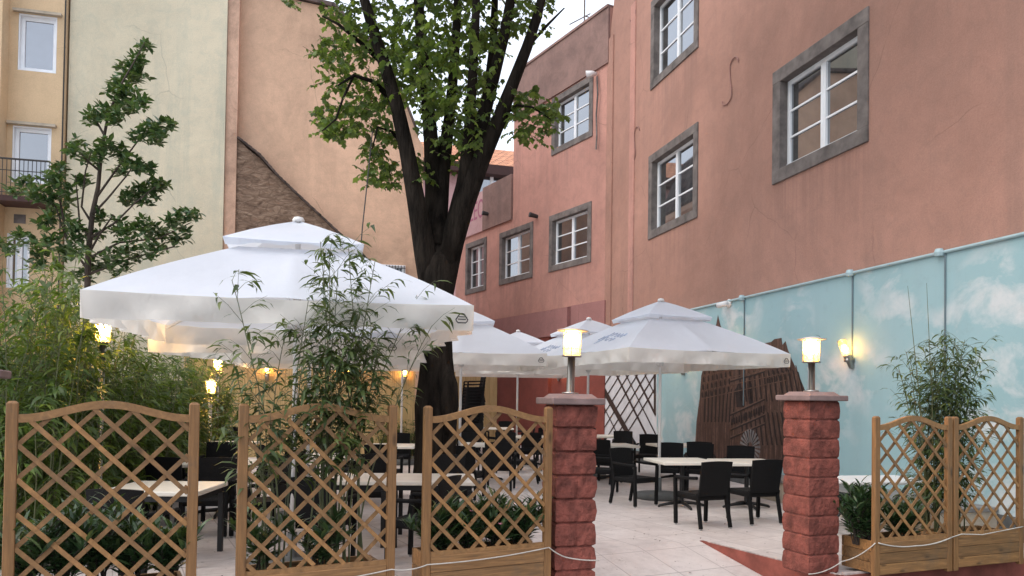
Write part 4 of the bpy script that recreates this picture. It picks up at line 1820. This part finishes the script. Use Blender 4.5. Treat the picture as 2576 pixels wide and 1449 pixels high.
# white folding table right of the right pillar
fp = onz(2175, 1205, .74)
ft = thing('folding_table', 'white topped folding table with crossed legs behind the oleander on the right', 'table', (fp.x, fp.y, 0), R(12))
b = MB()
b.cbox(-.5, .75, -.4, .4, .71, .745, .01)
b.build('tabletop', MT['plastic'], ft)
for y in (-.32, .32):
    b = MB()
    b.bar((-.42, y, .0), (.40, y, .71), .03, .025)
    b.bar((.40, y+.03, .0), (-.42, y+.03, .71), .03, .025)
    b.build('crossed_legs', MT['folding'], ft)
fcp = at(2128, 1100, 10.9)
dup(ch0, (4.36, 10.7, 0), faceto(.4, -.9), 'dark armchair peeping out beside the right pillar at the white folding table')
# low beige wall at the foot of the painted wall
lw = thing('low_wall', 'low beige wall with grey coping behind the oleander at right', 'wall', PBM @ Vector((W1.loc(2146, 1100)[0]-1.4, -.036, 0)), pb.rotation_euler.z)
b = MB()
b.box(0, 4.2, -.9, 0, 0, .33)
b.build('wall', MT['lowwall'], lw)
b = MB()
b.cbox(-.03, 4.23, -.93, 0, .331, .385, .008)
b.build('coping', MT['lowcap'], lw)


# ---------------------------------------------------------------- lattice fences with planters
def lattice_panel(t, x0, x1, z0, ztop, y, planter=None, pitch=.217, slope=1.0):
    """posts, arched rail, two layers of slats; local x along, y depth"""
    pw_, pd = .066, .05
    for x in (x0+pw_/2, x1-pw_/2):
        b = MB()
        b.cbox(x-pw_/2, x+pw_/2, y-pd/2, y+pd/2, 0, ztop-.012, .004)
        c = [(x-pw_/2+.004, y-pd/2+.004, ztop-.012), (x+pw_/2-.004, y-pd/2+.004, ztop-.012), (x+pw_/2-.004, y+pd/2-.004, ztop-.012), (x-pw_/2+.004, y+pd/2-.004, ztop-.012)]
        c2 = [(x-.018, y-.012, ztop), (x+.018, y-.012, ztop), (x+.018, y+.012, ztop), (x-.018, y+.012, ztop)]
        b.add(c+c2, [(4, 5, 6, 7), (0, 1, 5, 4), (1, 2, 6, 5), (2, 3, 7, 6), (3, 0, 4, 7)])
        b.build('post', MT['wood'], t)
    a0, a1 = x0+pw_, x1-pw_

    def topz(x):
        u = (x-a0)/(a1-a0)
        return ztop-.085 + .092*(.5-.5*math.cos(2*PI*min(max(u, 0), 1)))
    n = 26
    b = MB()
    vs, fs = [], []
    for k in range(n+1):
        x = a0+(a1-a0)*k/n
        z = topz(x)
        for dy, dz in ((-.018, -.052), (-.018, 0), (.018, 0), (.018, -.052)):
            vs.append((x, y+dy, z+dz))
    for k in range(n):
        for q in range(4):
            r_ = (q+1) % 4
            fs.append((k*4+q, k*4+r_, k*4+4+r_, k*4+4+q))
    b.add(vs, fs)
    b.build('arched_rail', MT['woodr'], t)
    # slats clipped by the frame
    b = MB()
    wv = .030
    span = a1-a0
    for layer, sgn in ((0, -1), (1, 1)):
        yl = y + (-.011 if layer == 0 else .004)
        k = 0
        while True:
            cz = z0 - (int(span*slope/pitch+1)*pitch if sgn > 0 else 0) + .07 + k*pitch     # height where the slat meets the left post
            k += 1
            if cz > ztop+span+.2:
                break
            # z = cz + sgn*(x-a0)
            pts = []
            NS = 60
            for i in range(NS+1):
                x = a0+span*i/NS
                z = cz + sgn*slope*(x-a0)
                if z0 <= z <= topz(x)-.035:
                    pts.append((x, z))
            if len(pts) < 3:
                continue
            (xa_, za_), (xb_, zb_) = pts[0], pts[-1]
            b.bar((xa_, yl, za_), (xb_, yl, zb_), .008, wv, (0, 0, 1))
    b.build('lattice', MT['woodr'], t)
    b = MB()
    b.box(a0, a1, y-.014, y+.014, z0-.03, z0+.012)
    b.build('bottom_rail', MT['woodr'], t)


def planter_box(t, x0, x1, y0, y1, h):
    b = MB()
    nb = 3
    for k in range(nb):
        za_, zb_ = .03+(h-.03)*k/nb, .03+(h-.03)*(k+1)/nb-.004
        b.cbox(x0, x1, y0, y0+.025, za_, zb_, .004)
        b.cbox(x0, x1, y1-.025, y1, za_, zb_, .004)
        b.cbox(x0, x0+.025, y0+.026, y1-.026, za_, zb_, .004)
        b.cbox(x1-.025, x1, y0+.026, y1-.026, za_, zb_, .004)
    b.build('planter_box', MT['woodx'], t)
    b = MB()
    vs, fs = [], []
    nx, ny = 10, 5
    for j in range(ny+1):
        for i in range(nx+1):
            vs.append((x0+.026+(x1-x0-.052)*i/nx, y0+.026+(y1-y0-.052)*j/ny, h-.07+.03*rnd.random()))
    for j in range(ny):
        for i in range(nx):
            fs.append((j*(nx+1)+i, j*(nx+1)+i+1, (j+1)*(nx+1)+i+1, (j+1)*(nx+1)+i))
    b.add(vs, fs)
    b.build('soil', MT['soil'], t)


def fence(L, Rr, YL, YR, ztop, z0, h, label, front=True):
    a, c = at(L, 1000, YL), at(Rr, 1000, YR)
    rz, W_ = wallframe((a.x, a.y), (c.x, c.y))
    t = thing('trellis_planter', label, 'trellis planter', (a.x, a.y, 0), rz, 'wooden trellis planters along the terrace edge')
    lattice_panel(t, -.033, W_+.033, z0, ztop, 0)
    planter_box(t, .035, W_-.035, -.022, .40, h)
    return t, W_


D = 24267.0


def fy(px):
    return D/(5000-px)


FA, wa = fence(32, 490, fy(32), fy(490), 1.635, .42, .40, 'wooden trellis planter at the far left, the nearest and widest in view')
FB, wb = fence(614, 988, fy(614), fy(988), 1.63, .42, .40, 'wooden trellis planter with tall bamboo, the second from the left')
FC, wc = fence(1077, 1380, fy(1077), fy(1380), 1.625, .45, .43, 'wooden trellis planter touching the left pillar, filled with oleander')
r1 = Vector((3.535, 7.52))
r3 = Vector((5.44, 8.30))


def fence3(a, c, label):
    rz, W_ = wallframe(a, c)
    t = thing('trellis_planter', label, 'trellis planter', (a[0], a[1], .004), rz, 'wooden trellis planters along the terrace edge')
    lattice_panel(t, -.033, W_+.033, .37, 1.565, 0)
    planter_box(t, .035, W_-.035, -.022, .46, .345)
    return t, W_


mid = r1.lerp(r3, .5)
dd = (r3-r1).normalized()*.045
FD, wd = fence3(r1, mid-dd, 'wooden trellis planter beside the right pillar, the left one of the pair')
FE, we = fence3(mid+dd, r3, 'wooden trellis planter against the painted wall, the right one of the pair')
# trellis at the far left edge
fz = at(-180, 1000, 4.7)


# ---------------------------------------------------------------- plants
def bamboo(t, stems, seed, leafL=.11, dens=1.0, leafmat_='bleaf', base_leaf=.3, wl_=.14, lean=.12):
    """stems: (x, y, height, lean_x, lean_y)"""
    rr = random.Random(seed)
    cb, lb = MB(), MB()
    for (x, y, H_, lx, ly) in stems:
        pts, rad = [], []
        n = 12
        for k in range(n+1):
            u = k/n
            pts.append(Vector((x+lx*u**1.7*H_+.01*math.sin(u*9+x*7), y+ly*u**1.7*H_, H_*u*(1-.05*u))))
            rad.append(.0075*(1-u*.8)+.0012)
        cb.tube(pts, rad, 5)
        nn = int(H_*9*dens)
        for k in range(nn):
            u = base_leaf+(1-base_leaf)*(k+rr.random())/nn
            f = u*n
            i = min(int(f), n-1)
            p = pts[i].lerp(pts[i+1], f-i)
            az = rr.random()*2*PI
            L_ = (.16+.36*rr.random())*(1.15-.55*u)
            d = Vector((math.cos(az), math.sin(az), .75+.4*rr.random())).normalized()
            q = p + d*L_ + Vector((0, 0, -.25*L_*L_))
            cb.tube([p, p.lerp(q, .5)+Vector((0, 0, .02)), q], [.0028, .002, .0012], 3, False)
            for m_ in range(int(4+4*rr.random())):
                w_ = .25+.75*rr.random()
                pp = p.lerp(q, w_)
                aa = az+(rr.random()-.5)*2.6
                ld = Vector((math.cos(aa), math.sin(aa), .25-.85*rr.random()))
                ll = leafL*(.65+.7*rr.random())
                lb.leaf(pp, ld, Vector((rr.random()-.5, rr.random()-.5, 1)), ll, ll*wl_, .3+.4*rr.random())
    cb.build('culms', MT['culm'], t)
    lb.build('foliage', MT[leafmat_], t)


def oleander(t, spots, H_, seed, n=40, leafL=.14, spread=.35, flowers=0, mat='oleaf'):
    rr = random.Random(seed)
    cb, lb, fb = MB(), MB(), MB()
    for k in range(n):
        sx_, sy_ = spots[k % len(spots)]
        az = rr.random()*2*PI
        r_ = spread*math.sqrt(rr.random())
        hh = H_*(.55+.45*rr.random())*(1-.25*(r_/spread)**2)
        p0 = Vector((sx_+(rr.random()-.5)*.1, sy_+(rr.random()-.5)*.1, 0))
        p2_ = Vector((sx_+math.cos(az)*r_, sy_+math.sin(az)*r_*.8, hh))
        p1_ = p0.lerp(p2_, .5)+Vector((-math.cos(az)*r_*.18, -math.sin(az)*r_*.15, .06))
        pts = [p0, p1_, p2_]
        cb.tube(pts, [.007, .005, .003], 4, False)
        nl = int(20+10*rr.random())
        for m_ in range(nl):
            u = .18+.82*(m_+rr.random())/nl
            p = (p0*(1-u)**2 + p1_*2*u*(1-u) + p2_*u*u)
            a2 = rr.random()*2*PI
            d = Vector((math.cos(a2), math.sin(a2), .55+.6*u+.3*rr.random()-.5*(1-u)))
            ll = leafL*(.7+.6*rr.random())
            lb.leaf(p, d, Vector((rr.random()-.5, rr.random()-.5, 1)), ll, ll*.17, .35)
        if k < flowers:
            for q in range(5):
                a2 = rr.random()*2*PI
                fb.leaf(p2_+Vector((0, 0, .02)), Vector((math.cos(a2), math.sin(a2), .6)), Vector((0, 0, 1)), .03, .022)
    cb.build('stems', MT['twig'], t)
    lb.build('foliage', MT[mat], t)
    if flowers:
        fb.build('flowers', MT['flower'], t)


def plant_at(fen, name, label, cat, x, y=.2, z=.36):
    Mx = Matrix.Translation(fen.location) @ Matrix.Rotation(fen.rotation_euler.z, 4, 'Z')
    return thing(name, label, cat, Mx @ Vector((x, y, z)), fen.rotation_euler.z)


t = plant_at(FA, 'oleander', 'dark green oleander with a few pink flowers in the far left trellis planter', 'shrub', wa*.28)
oleander(t, [(-.22, 0), (0, 0), (.2, .05)], .62, 21, 52, .15, .36, 3)
t = plant_at(FA, 'oleander', 'dark oleander in the right half of the far left trellis planter', 'shrub', wa*.75)
oleander(t, [(-.1, 0), (.12, 0)], .45, 22, 36, .15, .28, 0)
t = plant_at(FC, 'oleander', 'bushy oleander with reddish buds at left inside the planter touching the left pillar', 'shrub', wc*.30)
oleander(t, [(-.15, 0), (.12, 0)], .50, 23, 46, .14, .30, 2)
t = plant_at(FC, 'oleander', 'bushy oleander leaning over the right end of the planter touching the left pillar', 'shrub', wc*.74)
oleander(t, [(-.1, 0), (.12, 0)], .52, 24, 46, .14, .30, 3)
t = plant_at(FD, 'oleander', 'dark oleander poking out beside the right pillar at the left end of its planter', 'shrub', .06, .25, .28)
oleander(t, [(-.02, 0), (.1, 0)], .62, 25, 46, .14, .27, 0)
t = plant_at(FD, 'oleander', 'smaller oleander inside the trellis planter beside the right pillar', 'shrub', wd*.62, .25, .28)
oleander(t, [(-.08, 0), (.1, 0)], .42, 26, 30, .14, .25, 0)
t = plant_at(FB, 'bamboo', 'tall loose bamboo rising from the second trellis planter in front of the nearest parasol', 'bamboo', wb*.5)
rr = random.Random(31)
st = []
for k in range(31):
    g = k % 3
    bx = (-.26, .06, .25)[g] + (rr.random()-.5)*.26
    hh = (1.1+1.25*rr.random(), 1.4+1.25*rr.random(), 1.6+1.1*rr.random())[g]
    lx = ((rr.random()-.5)*.40-.05, (rr.random()-.5)*.40, (rr.random()-.3)*.44)[g]
    st.append((bx, (rr.random()-.5)*.16, hh, lx, (rr.random()-.5)*.16))
st.append((.10, 0, 2.62, .0, .02))
st.append((.06, 0, 2.45, .04, .0))
bamboo(t, st, 32, .135, .85, 'bleaf', .42, .19)
t = plant_at(FB, 'shrub', 'low dark leafy plant at the foot of the bamboo in the second trellis planter', 'shrub', wb*.25)
oleander(t, [(-.1, 0), (.3, 0)], .45, 34, 16, .17, .3)
# bare spreading twig in front of the nearest parasol
t = plant_at(FE, 'bamboo', 'feathery bamboo standing behind the right pair of trellis planters against the painted sky', 'bamboo', we*.42, .45, .0)
rr = random.Random(41)
st = []
for k in range(34):
    st.append(((rr.random()-.5)*.5, (rr.random()-.5)*.25, 1.75+.85*rr.random(), (rr.random()-.5)*.34, (rr.random()-.5)*.15))
bamboo(t, st, 42, .12, 1.0, 'bleaf', .22, .18)
t = plant_at(FE, 'bare_canes', 'two bare bamboo canes rising above the right bamboo', 'bamboo', we*.15, .42, .0)
b = MB()
b.tube([(0, 0, 0), (-.12, 0, 1.6), (-.30, .02, 2.95)], [.008, .006, .002], 5)
b.tube([(.1, 0, 0), (.05, 0, 1.6), (-.02, .02, 3.0)], [.008, .006, .002], 5)
b.build('culms', MT['culm'], t)

# hedge of bamboo along the left side: three source plants and copies
HED = []
for v in range(3):
    t = thing('hedge_bamboo', '', 'bamboo', (0, 0, 0), 0, 'dense bamboo plants forming the left hedge')
    rr = random.Random(50+v)
    st = [((rr.random()-.5)*1.0, (rr.random()-.5)*.7, 1.2+1.6*rr.random()**1.3, (rr.random()-.5)*.3, (rr.random()-.5)*.24) for k in range(40)]
    bamboo(t, st, 60+v, .165, .95, 'hleaf', .05, .20)
    HED.append(t)
hspots = [
    # px, Y, height scale, label
    (20, 7.6, 1.12, 'light green bamboo at the left edge beyond the trellis'),
    (110, 8.4, 1.22, 'tallest light green bamboo of the left hedge, below the dark young tree'),
    (205, 9.3, 1.05, 'bamboo of the left hedge just left of the bright lamp'),
    (290, 10.3, .92, 'bamboo of the left hedge right below the bright lamp'),
    (370, 11.4, .90, 'bamboo of the left hedge below the left corner of the nearest parasol'),
    (415, 12.6, .92, 'dark bamboo of the left hedge at the middle of its far half'),
    (462, 13.9, .92, 'bamboo of the left hedge lit yellow by the small lamp'),
    (500, 15.8, .95, 'last bamboo of the left hedge beside the reed fence'),
    (50, 9.6, 1.22, 'bamboo in the second row of the hedge at the left edge'),
    (160, 11.0, 1.2, 'bamboo in the second row of the hedge below the balcony'),
    (320, 13.0, 1.0, 'bamboo in the second row of the hedge behind the bright lamp'),
    (530, 18.4, .85, 'small far bamboo at the foot of the reed fence'),
    (1010, 20.8, .42, 'low bamboo in front of the reed fence left of the trunk'),
]
for i, (px, Y, sc, lb) in enumerate(hspots):
    x = at(px, 1000, Y).x
    if i < 3:
        o = HED[i]
        o.location = (x, Y, 0)
        o['label'] = lb
    else:
        o = dup(HED[i % 3], (x, Y, 0), rnd.random()*6, lb)
    o.scale = (1, 1, sc)

# hedge lamps on posts
gl0 = None
for (px, py, Y, lb) in ((258, 828, 8.75, 'bright lamp on a post inside the left hedge under the corner of the parasol'), (530, 970, 14.4, 'small lit lamp low in the left hedge'), (548, 914, 16.2, 'small lit lamp high at the far end of the left hedge')):
    p = at(px, py, Y)
    g = thing('garden_lamp', lb, 'lamp', (p.x, p.y, 0), 0, 'lit post lamps in the hedge')
    lamp_parts(g, p.z-.16, 'bulbbright')

# ---------------------------------------------------------------- young tree on the left
YT = 16.0
yt = thing('young_tree', 'young tree with dark glossy leaf clusters in front of the cream wall', 'tree', (at(222, 900, YT).x, YT, 0))
O = yt.location
tb_ = MB()


def tp_(px, py, dy=0):
    return at(px, py, YT+dy) - O


tb_.tube([(0, 0, 0), tp_(218, 800), tp_(222, 640), tp_(232, 540), tp_(247, 470), tp_(255, 380), tp_(272, 290), tp_(300, 220), tp_(335, 160), tp_(365, 105)], [.075, .065, .058, .05, .042, .034, .026, .02, .014, .008], 8)
brs = [((232, 540), (270, 500), (320, 440), (345, 400)), ((240, 500), (290, 430), (350, 350), (410, 320)), ((225, 600), (290, 560), (340, 510), (390, 470)), ((222, 650), (300, 610), (400, 600), (480, 560)),
       ((225, 600), (200, 560), (195, 500), (190, 440)), ((250, 430), (215, 400), (190, 370)), ((222, 680), (170, 610), (140, 520), (60, 465)), ((170, 610), (150, 500), (150, 430)),
       ((262, 340), (245, 310), (235, 290)), ((222, 640), (250, 590), (285, 540)), ((222, 690), (330, 650), (440, 620)), ((230, 560), (205, 520), (215, 430), (230, 380))]
for b4 in brs:
    n = len(b4)
    dy = (rnd.random()-.5)*1.4
    tb_.tube([tp_(p[0], p[1], dy*i/n) for i, p in enumerate(b4)], [.028*(1-.22*i) for i in range(n)], 5)
tb_.build('trunk', MT['twig'], yt)
cl = [(362, 118, 16), (345, 150, 24), (325, 175, 30), (350, 195, 26), (310, 205, 30), (290, 235, 30), (330, 245, 32), (350, 262, 22), (250, 282, 24), (232, 300, 20), (285, 300, 26), (312, 275, 24),
      (380, 322, 24), (415, 318, 22), (350, 340, 26), (395, 345, 22), (265, 365, 22), (195, 362, 22), (185, 380, 18), (215, 395, 20), (245, 395, 22), (300, 385, 26), (335, 412, 26), (365, 420, 22), (305, 425, 22),
      (210, 460, 20), (345, 480, 26), (385, 470, 24), (370, 500, 24), (325, 505, 24), (405, 465, 16), (250, 545, 18), (150, 425, 22), (130, 450, 26), (155, 470, 24), (60, 465, 24), (40, 480, 18), (90, 485, 26), (120, 500, 26),
      (170, 500, 22), (140, 540, 30), (115, 560, 26), (125, 595, 28), (105, 630, 26), (180, 570, 18), (240, 595, 18), (195, 590, 20), (300, 570, 26), (325, 595, 28), (360, 570, 26), (395, 585, 28), (430, 560, 24), (460, 545, 22), (490, 540, 14),
      (420, 610, 28), (455, 590, 24), (380, 630, 28), (335, 640, 28), (290, 640, 26), (200, 630, 24), (160, 640, 24), (250, 660, 28), (300, 680, 26), (60, 600, 28), (20, 620, 26), (90, 660, 26), (210, 690, 26)]
lb_ = MB()
rr = random.Random(77)
for (px, py, r_) in cl:
    dy = (rr.random()-.5)*1.4
    for k in range(int(r_*.85)):
        a, rad = rr.random()*2*PI, r_*math.sqrt(rr.random())
        p = tp_(px+rad*math.cos(a), py+rad*math.sin(a)*.8, dy+(rr.random()-.5)*.5)
        # rosette of a few leaves at each twig end
        az = rr.random()*2*PI
        for m_ in range(4):
            a2 = az+m_*1.6
            d = Vector((math.cos(a2), math.sin(a2)*.8, 1.7*rr.random()-.55))
            ll = .165*(.7+.6*rr.random())
            lb_.leaf(p, d, Vector((rr.random()-.5, rr.random()-.5, 1)), ll, ll*.46, .25)
lb_.build('crown', MT['lleaf'], yt)

# ---------------------------------------------------------------- big tree in the middle
YB = 11.3
bt = thing('big_tree', 'large dark trunked tree forking into many limbs in the middle of the terrace', 'tree', (at(1094, 1180, YB).x, YB, 0))
O2 = bt.location


def bp(px, py, dy=0):
    return at(px, py, YB+dy) - O2


tk = MB()
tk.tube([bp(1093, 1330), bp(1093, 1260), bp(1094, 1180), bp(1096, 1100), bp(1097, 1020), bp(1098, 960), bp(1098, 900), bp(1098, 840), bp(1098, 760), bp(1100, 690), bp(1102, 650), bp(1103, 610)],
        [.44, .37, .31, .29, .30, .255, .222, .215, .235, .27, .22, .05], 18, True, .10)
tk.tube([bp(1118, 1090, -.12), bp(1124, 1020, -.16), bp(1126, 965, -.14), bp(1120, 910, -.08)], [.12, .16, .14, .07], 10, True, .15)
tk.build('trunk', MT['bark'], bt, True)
limbs = [
    ([(1088, 770), (1070, 640), (1046, 500), (1024, 380), (998, 265), (968, 165), (940, 80), (905, -40), (870, -160)], [.15, .165, .135, .115, .10, .088, .08, .065, .05], -.5),
    ([(1098, 770), (1094, 620), (1092, 470), (1084, 350), (1074, 230), (1060, 110), (1050, -40), (1035, -200)], [.16, .17, .14, .115, .10, .085, .075, .05], .5),
    ([(1108, 770), (1130, 640), (1165, 500), (1192, 390), (1218, 285), (1243, 190), (1268, 90), (1292, -40), (1310, -180)], [.16, .18, .165, .14, .105, .09, .08, .07, .05], .1),
    ([(1120, 680), (1165, 520), (1210, 400), (1256, 300), (1292, 205), (1325, 120), (1352, 40), (1380, -80)], [.16, .16, .14, .112, .09, .08, .07, .05], -.3),
    ([(1150, 560), (1172, 420), (1182, 300), (1190, 180), (1196, 60), (1202, -100)], [.12, .10, .075, .068, .062, .05], -.45),
    ([(1100, 620), (1112, 440), (1130, 300), (1142, 170), (1150, 40), (1155, -120)], [.14, .12, .09, .08, .07, .05], .9),
    ([(1192, 390), (1225, 250), (1240, 120), (1246, -20)], [.10, .075, .065, .05], .7),
    ([(998, 265), (940, 205), (890, 190), (850, 215)], [.05, .035, .025, .012], -.5),
    ([(890, 190), (862, 250), (845, 300), (810, 330)], [.022, .018, .014, .008], -.6),
    ([(1024, 380), (985, 330), (950, 320), (930, 400)], [.03, .022, .015, .008], -.3),
    ([(1256, 300), (1300, 265), (1340, 270), (1385, 300)], [.03, .02, .014, .008], -.3),
    ([(1325, 120), (1380, 60), (1420, 20)], [.03, .02, .01], -.3),
    ([(968, 165), (910, 110), (850, 60), (810, 40)], [.04, .03, .02, .01], -.7),
]
for pts, rad, dy in limbs:
    b = MB()
    n = len(pts)
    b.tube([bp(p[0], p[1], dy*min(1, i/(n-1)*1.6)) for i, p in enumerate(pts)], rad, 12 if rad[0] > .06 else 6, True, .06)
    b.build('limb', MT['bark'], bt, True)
lv = MB()
tw = MB()
rr = random.Random(5)
# leaf masses: centre x, y, radius x, y, depth spread, twigs
masses = [(930, 60, 90, 80, 1.6, 46), (860, 60, 60, 50, 1.2, 24), (845, 130, 60, 45, 1.0, 34), (835, 205, 40, 30, .8, 12), (905, 140, 60, 60, 1.2, 26), (940, 225, 55, 50, 1.0, 26), (900, 250, 45, 35, 1.0, 16),
          (850, 300, 65, 45, .9, 46), (880, 330, 50, 25, .8, 18), (960, 290, 45, 50, .9, 26), (965, 435, 48, 32, .7, 34), (950, 375, 35, 30, .6, 16), (985, 345, 25, 25, .6, 8),
          (1050, 60, 120, 110, 2.4, 90), (1130, 60, 100, 110, 2.4, 84), (1080, 180, 90, 90, 2.2, 70), (1140, 200, 75, 90, 2.2, 62), (1120, 290, 70, 70, 1.8, 48), (1180, 310, 55, 60, 1.6, 36), (1020, 200, 40, 70, 1.4, 22),
          (1150, 380, 50, 50, 1.2, 22), (1210, 120, 60, 100, 2.2, 34), (1265, 60, 60, 70, 2.2, 30), (1330, 40, 50, 50, 1.6, 20), (1390, 8, 40, 18, 1.0, 7), (1215, 230, 40, 60, 1.2, 18),
          (1330, 265, 55, 40, .9, 26), (1345, 320, 45, 40, .8, 20), (1385, 290, 30, 28, .7, 12), (1300, 300, 25, 40, .7, 10), (1060, 420, 25, 50, .8, 8), (1010, 120, 40, 60, 1.4, 18), (720, 2, 20, 10, .5, 4), (1020, 430, 20, 20, .4, 3)]
for (cx_, cy_, rx, ry, dz_, n) in masses:
    for k in range(n):
        a, r_ = rr.random()*2*PI, math.sqrt(rr.random())
        px, py = cx_+rx*r_*math.cos(a), cy_+ry*r_*math.sin(a)
        p = bp(px, py, (rr.random()-.38)*dz_*1.5)
        az = rr.random()*2*PI
        dv = Vector((math.cos(az), math.sin(az), -.35-.3*rr.random())).normalized()
        L_ = .22+.2*rr.random()
        tw.tube([p-dv*L_*.5, p+dv*L_*.5], [.004, .002], 3, False)
        for m_ in range(7):
            u = m_/6
            q = p + dv*(L_*(u-.5))
            sd_ = 1 if m_ % 2 else -1
            aa = az+sd_*(.5+.7*rr.random())
            ld = Vector((math.cos(aa), math.sin(aa), -.5-.7*rr.random()))
            if rr.random() < .86:
                lv.lobed(q, ld, Vector((rr.random()-.5, rr.random()-.5, .9)), .060+.065*rr.random())
# the rest of the crown, above the picture
for k in range(900):
    a, r_, h_ = rr.random()*2*PI, 4.0*math.sqrt(rr.random()), rr.random()
    q_ = (.42+.58*min(1, h_*2.2))*(1-.35*h_)
    p = Vector((-.35+r_*math.cos(a)*q_, r_*math.sin(a)*q_, 8.5+5.0*h_))
    for m_ in range(9):
        q = p + Vector((rr.random()-.5, rr.random()-.5, rr.random()-.5))*.7
        aa = rr.random()*2*PI
        lv.lobed(q, Vector((math.cos(aa), math.sin(aa), -.6*rr.random())), Vector((rr.random()-.5, rr.random()-.5, 1)), .15+.08*rr.random())
tw.build('twigs', MT['twig'], bt)
lv.build('crown', MT['leaf'], bt)
# cable hanging from the tree to the terrace
b = MB()
pts = [at(937, 330, 10.9), at(925, 450, 10.6), at(912, 570, 10.2), at(903, 680, 9.9)]
b.tube(pts, .009, 5)
tag(b.build('hanging_cable', MT['iron']), 'thin dark cable hanging down from the left limb of the big tree', 'cable')

# ---------------------------------------------------------------- cords strung along the planters
def cord(pts, r_, label, sag=0):
    b = MB()
    P_ = []
    for i in range(len(pts)-1):
        a, c = Vector(pts[i]), Vector(pts[i+1])
        n = 10
        for k in range(n):
            u = k/n
            P_.append(a.lerp(c, u) + Vector((0, 0, -sag*4*u*(1-u))))
    P_.append(Vector(pts[-1]))
    b.tube(P_, r_, 6)
    return tag(b.build('cord', MT['rope'], None, True), label, 'cord', 'white cords tied along the planters')


MD = Matrix.Translation(FD.location) @ Matrix.Rotation(FD.rotation_euler.z, 4, 'Z')
ME_ = Matrix.Translation(FE.location) @ Matrix.Rotation(FE.rotation_euler.z, 4, 'Z')
MC = Matrix.Translation(FC.location) @ Matrix.Rotation(FC.rotation_euler.z, 4, 'Z')
MBm = Matrix.Translation(FB.location) @ Matrix.Rotation(FB.rotation_euler.z, 4, 'Z')
PM2 = Matrix.Translation((p2.x, p2.y, 0)) @ Matrix.Rotation(R(21), 4, 'Z')
PM1 = Matrix.Translation((p1.x, p1.y, 0)) @ Matrix.Rotation(R(15.5), 4, 'Z')
cord([MD @ Vector((.0, -.035, .345)), MD @ Vector((wd*.5, -.04, .29)), MD @ Vector((wd, -.038, .345))], .0065, 'white doubled cord sagging across the front of the planter beside the right pillar', .02)
cord([MD @ Vector((wd, -.036, .345)), ME_ @ Vector((.06, -.036, .37)), ME_ @ Vector((.35, -.045, .35)), ME_ @ Vector((we, -.036, .40))], .0055, 'white cord with a knot across the planter against the painted wall', .0)
cord([PM2 @ Vector((-.205, -.205, .02)), PM2 @ Vector((.2, -.215, .12)), MD @ Vector((-.035, -.03, .345))], .0055, 'white cord running from the foot of the right pillar up to its planter', .03)
cord([MBm @ Vector((.0, -.04, .30)), MBm @ Vector((wb, -.04, .36)), MC @ Vector((0, -.04, .37)), MC @ Vector((wc, -.04, .42))], .0055, 'white cord along the second and third trellis planters', .02)
cord([MC @ Vector((wc, -.04, .42)), PM1 @ Vector((-.10, -.225, .32)), PM1 @ Vector((.21, -.22, .28))], .0055, 'white cord wrapped round the left pillar', .01)


# ---------------------------------------------------------------- fallen leaves on the paving
b = MB()
rr = random.Random(91)
for k in range(260):
    if k < 150:
        p = onz(1400+700*rr.random(), 1215+230*rr.random())
    else:
        p = onz(420+1000*rr.random(), 1180+270*rr.random())
    q = p - A
    if q.dot(Pn) > -.02 and q.dot(E) < .03:
        z = DROP*max(0, q.dot(Pn))/RL + .004
    else:
        z = .004
    if q.dot(Pn) > 1.9:
        continue
    a = rr.random()*2*PI
    L_ = .018+.035*rr.random()*rr.random()
    b.leaf(Vector((p.x, p.y, z)), Vector((math.cos(a), math.sin(a), .12)), Vector((0, 0, 1)), L_, L_*.45, .5)
tag(b.build('leaf_litter', MT['litter']), 'small dry brown leaves and crumbs scattered on the pale paving', 'leaf litter', None, 'stuff')
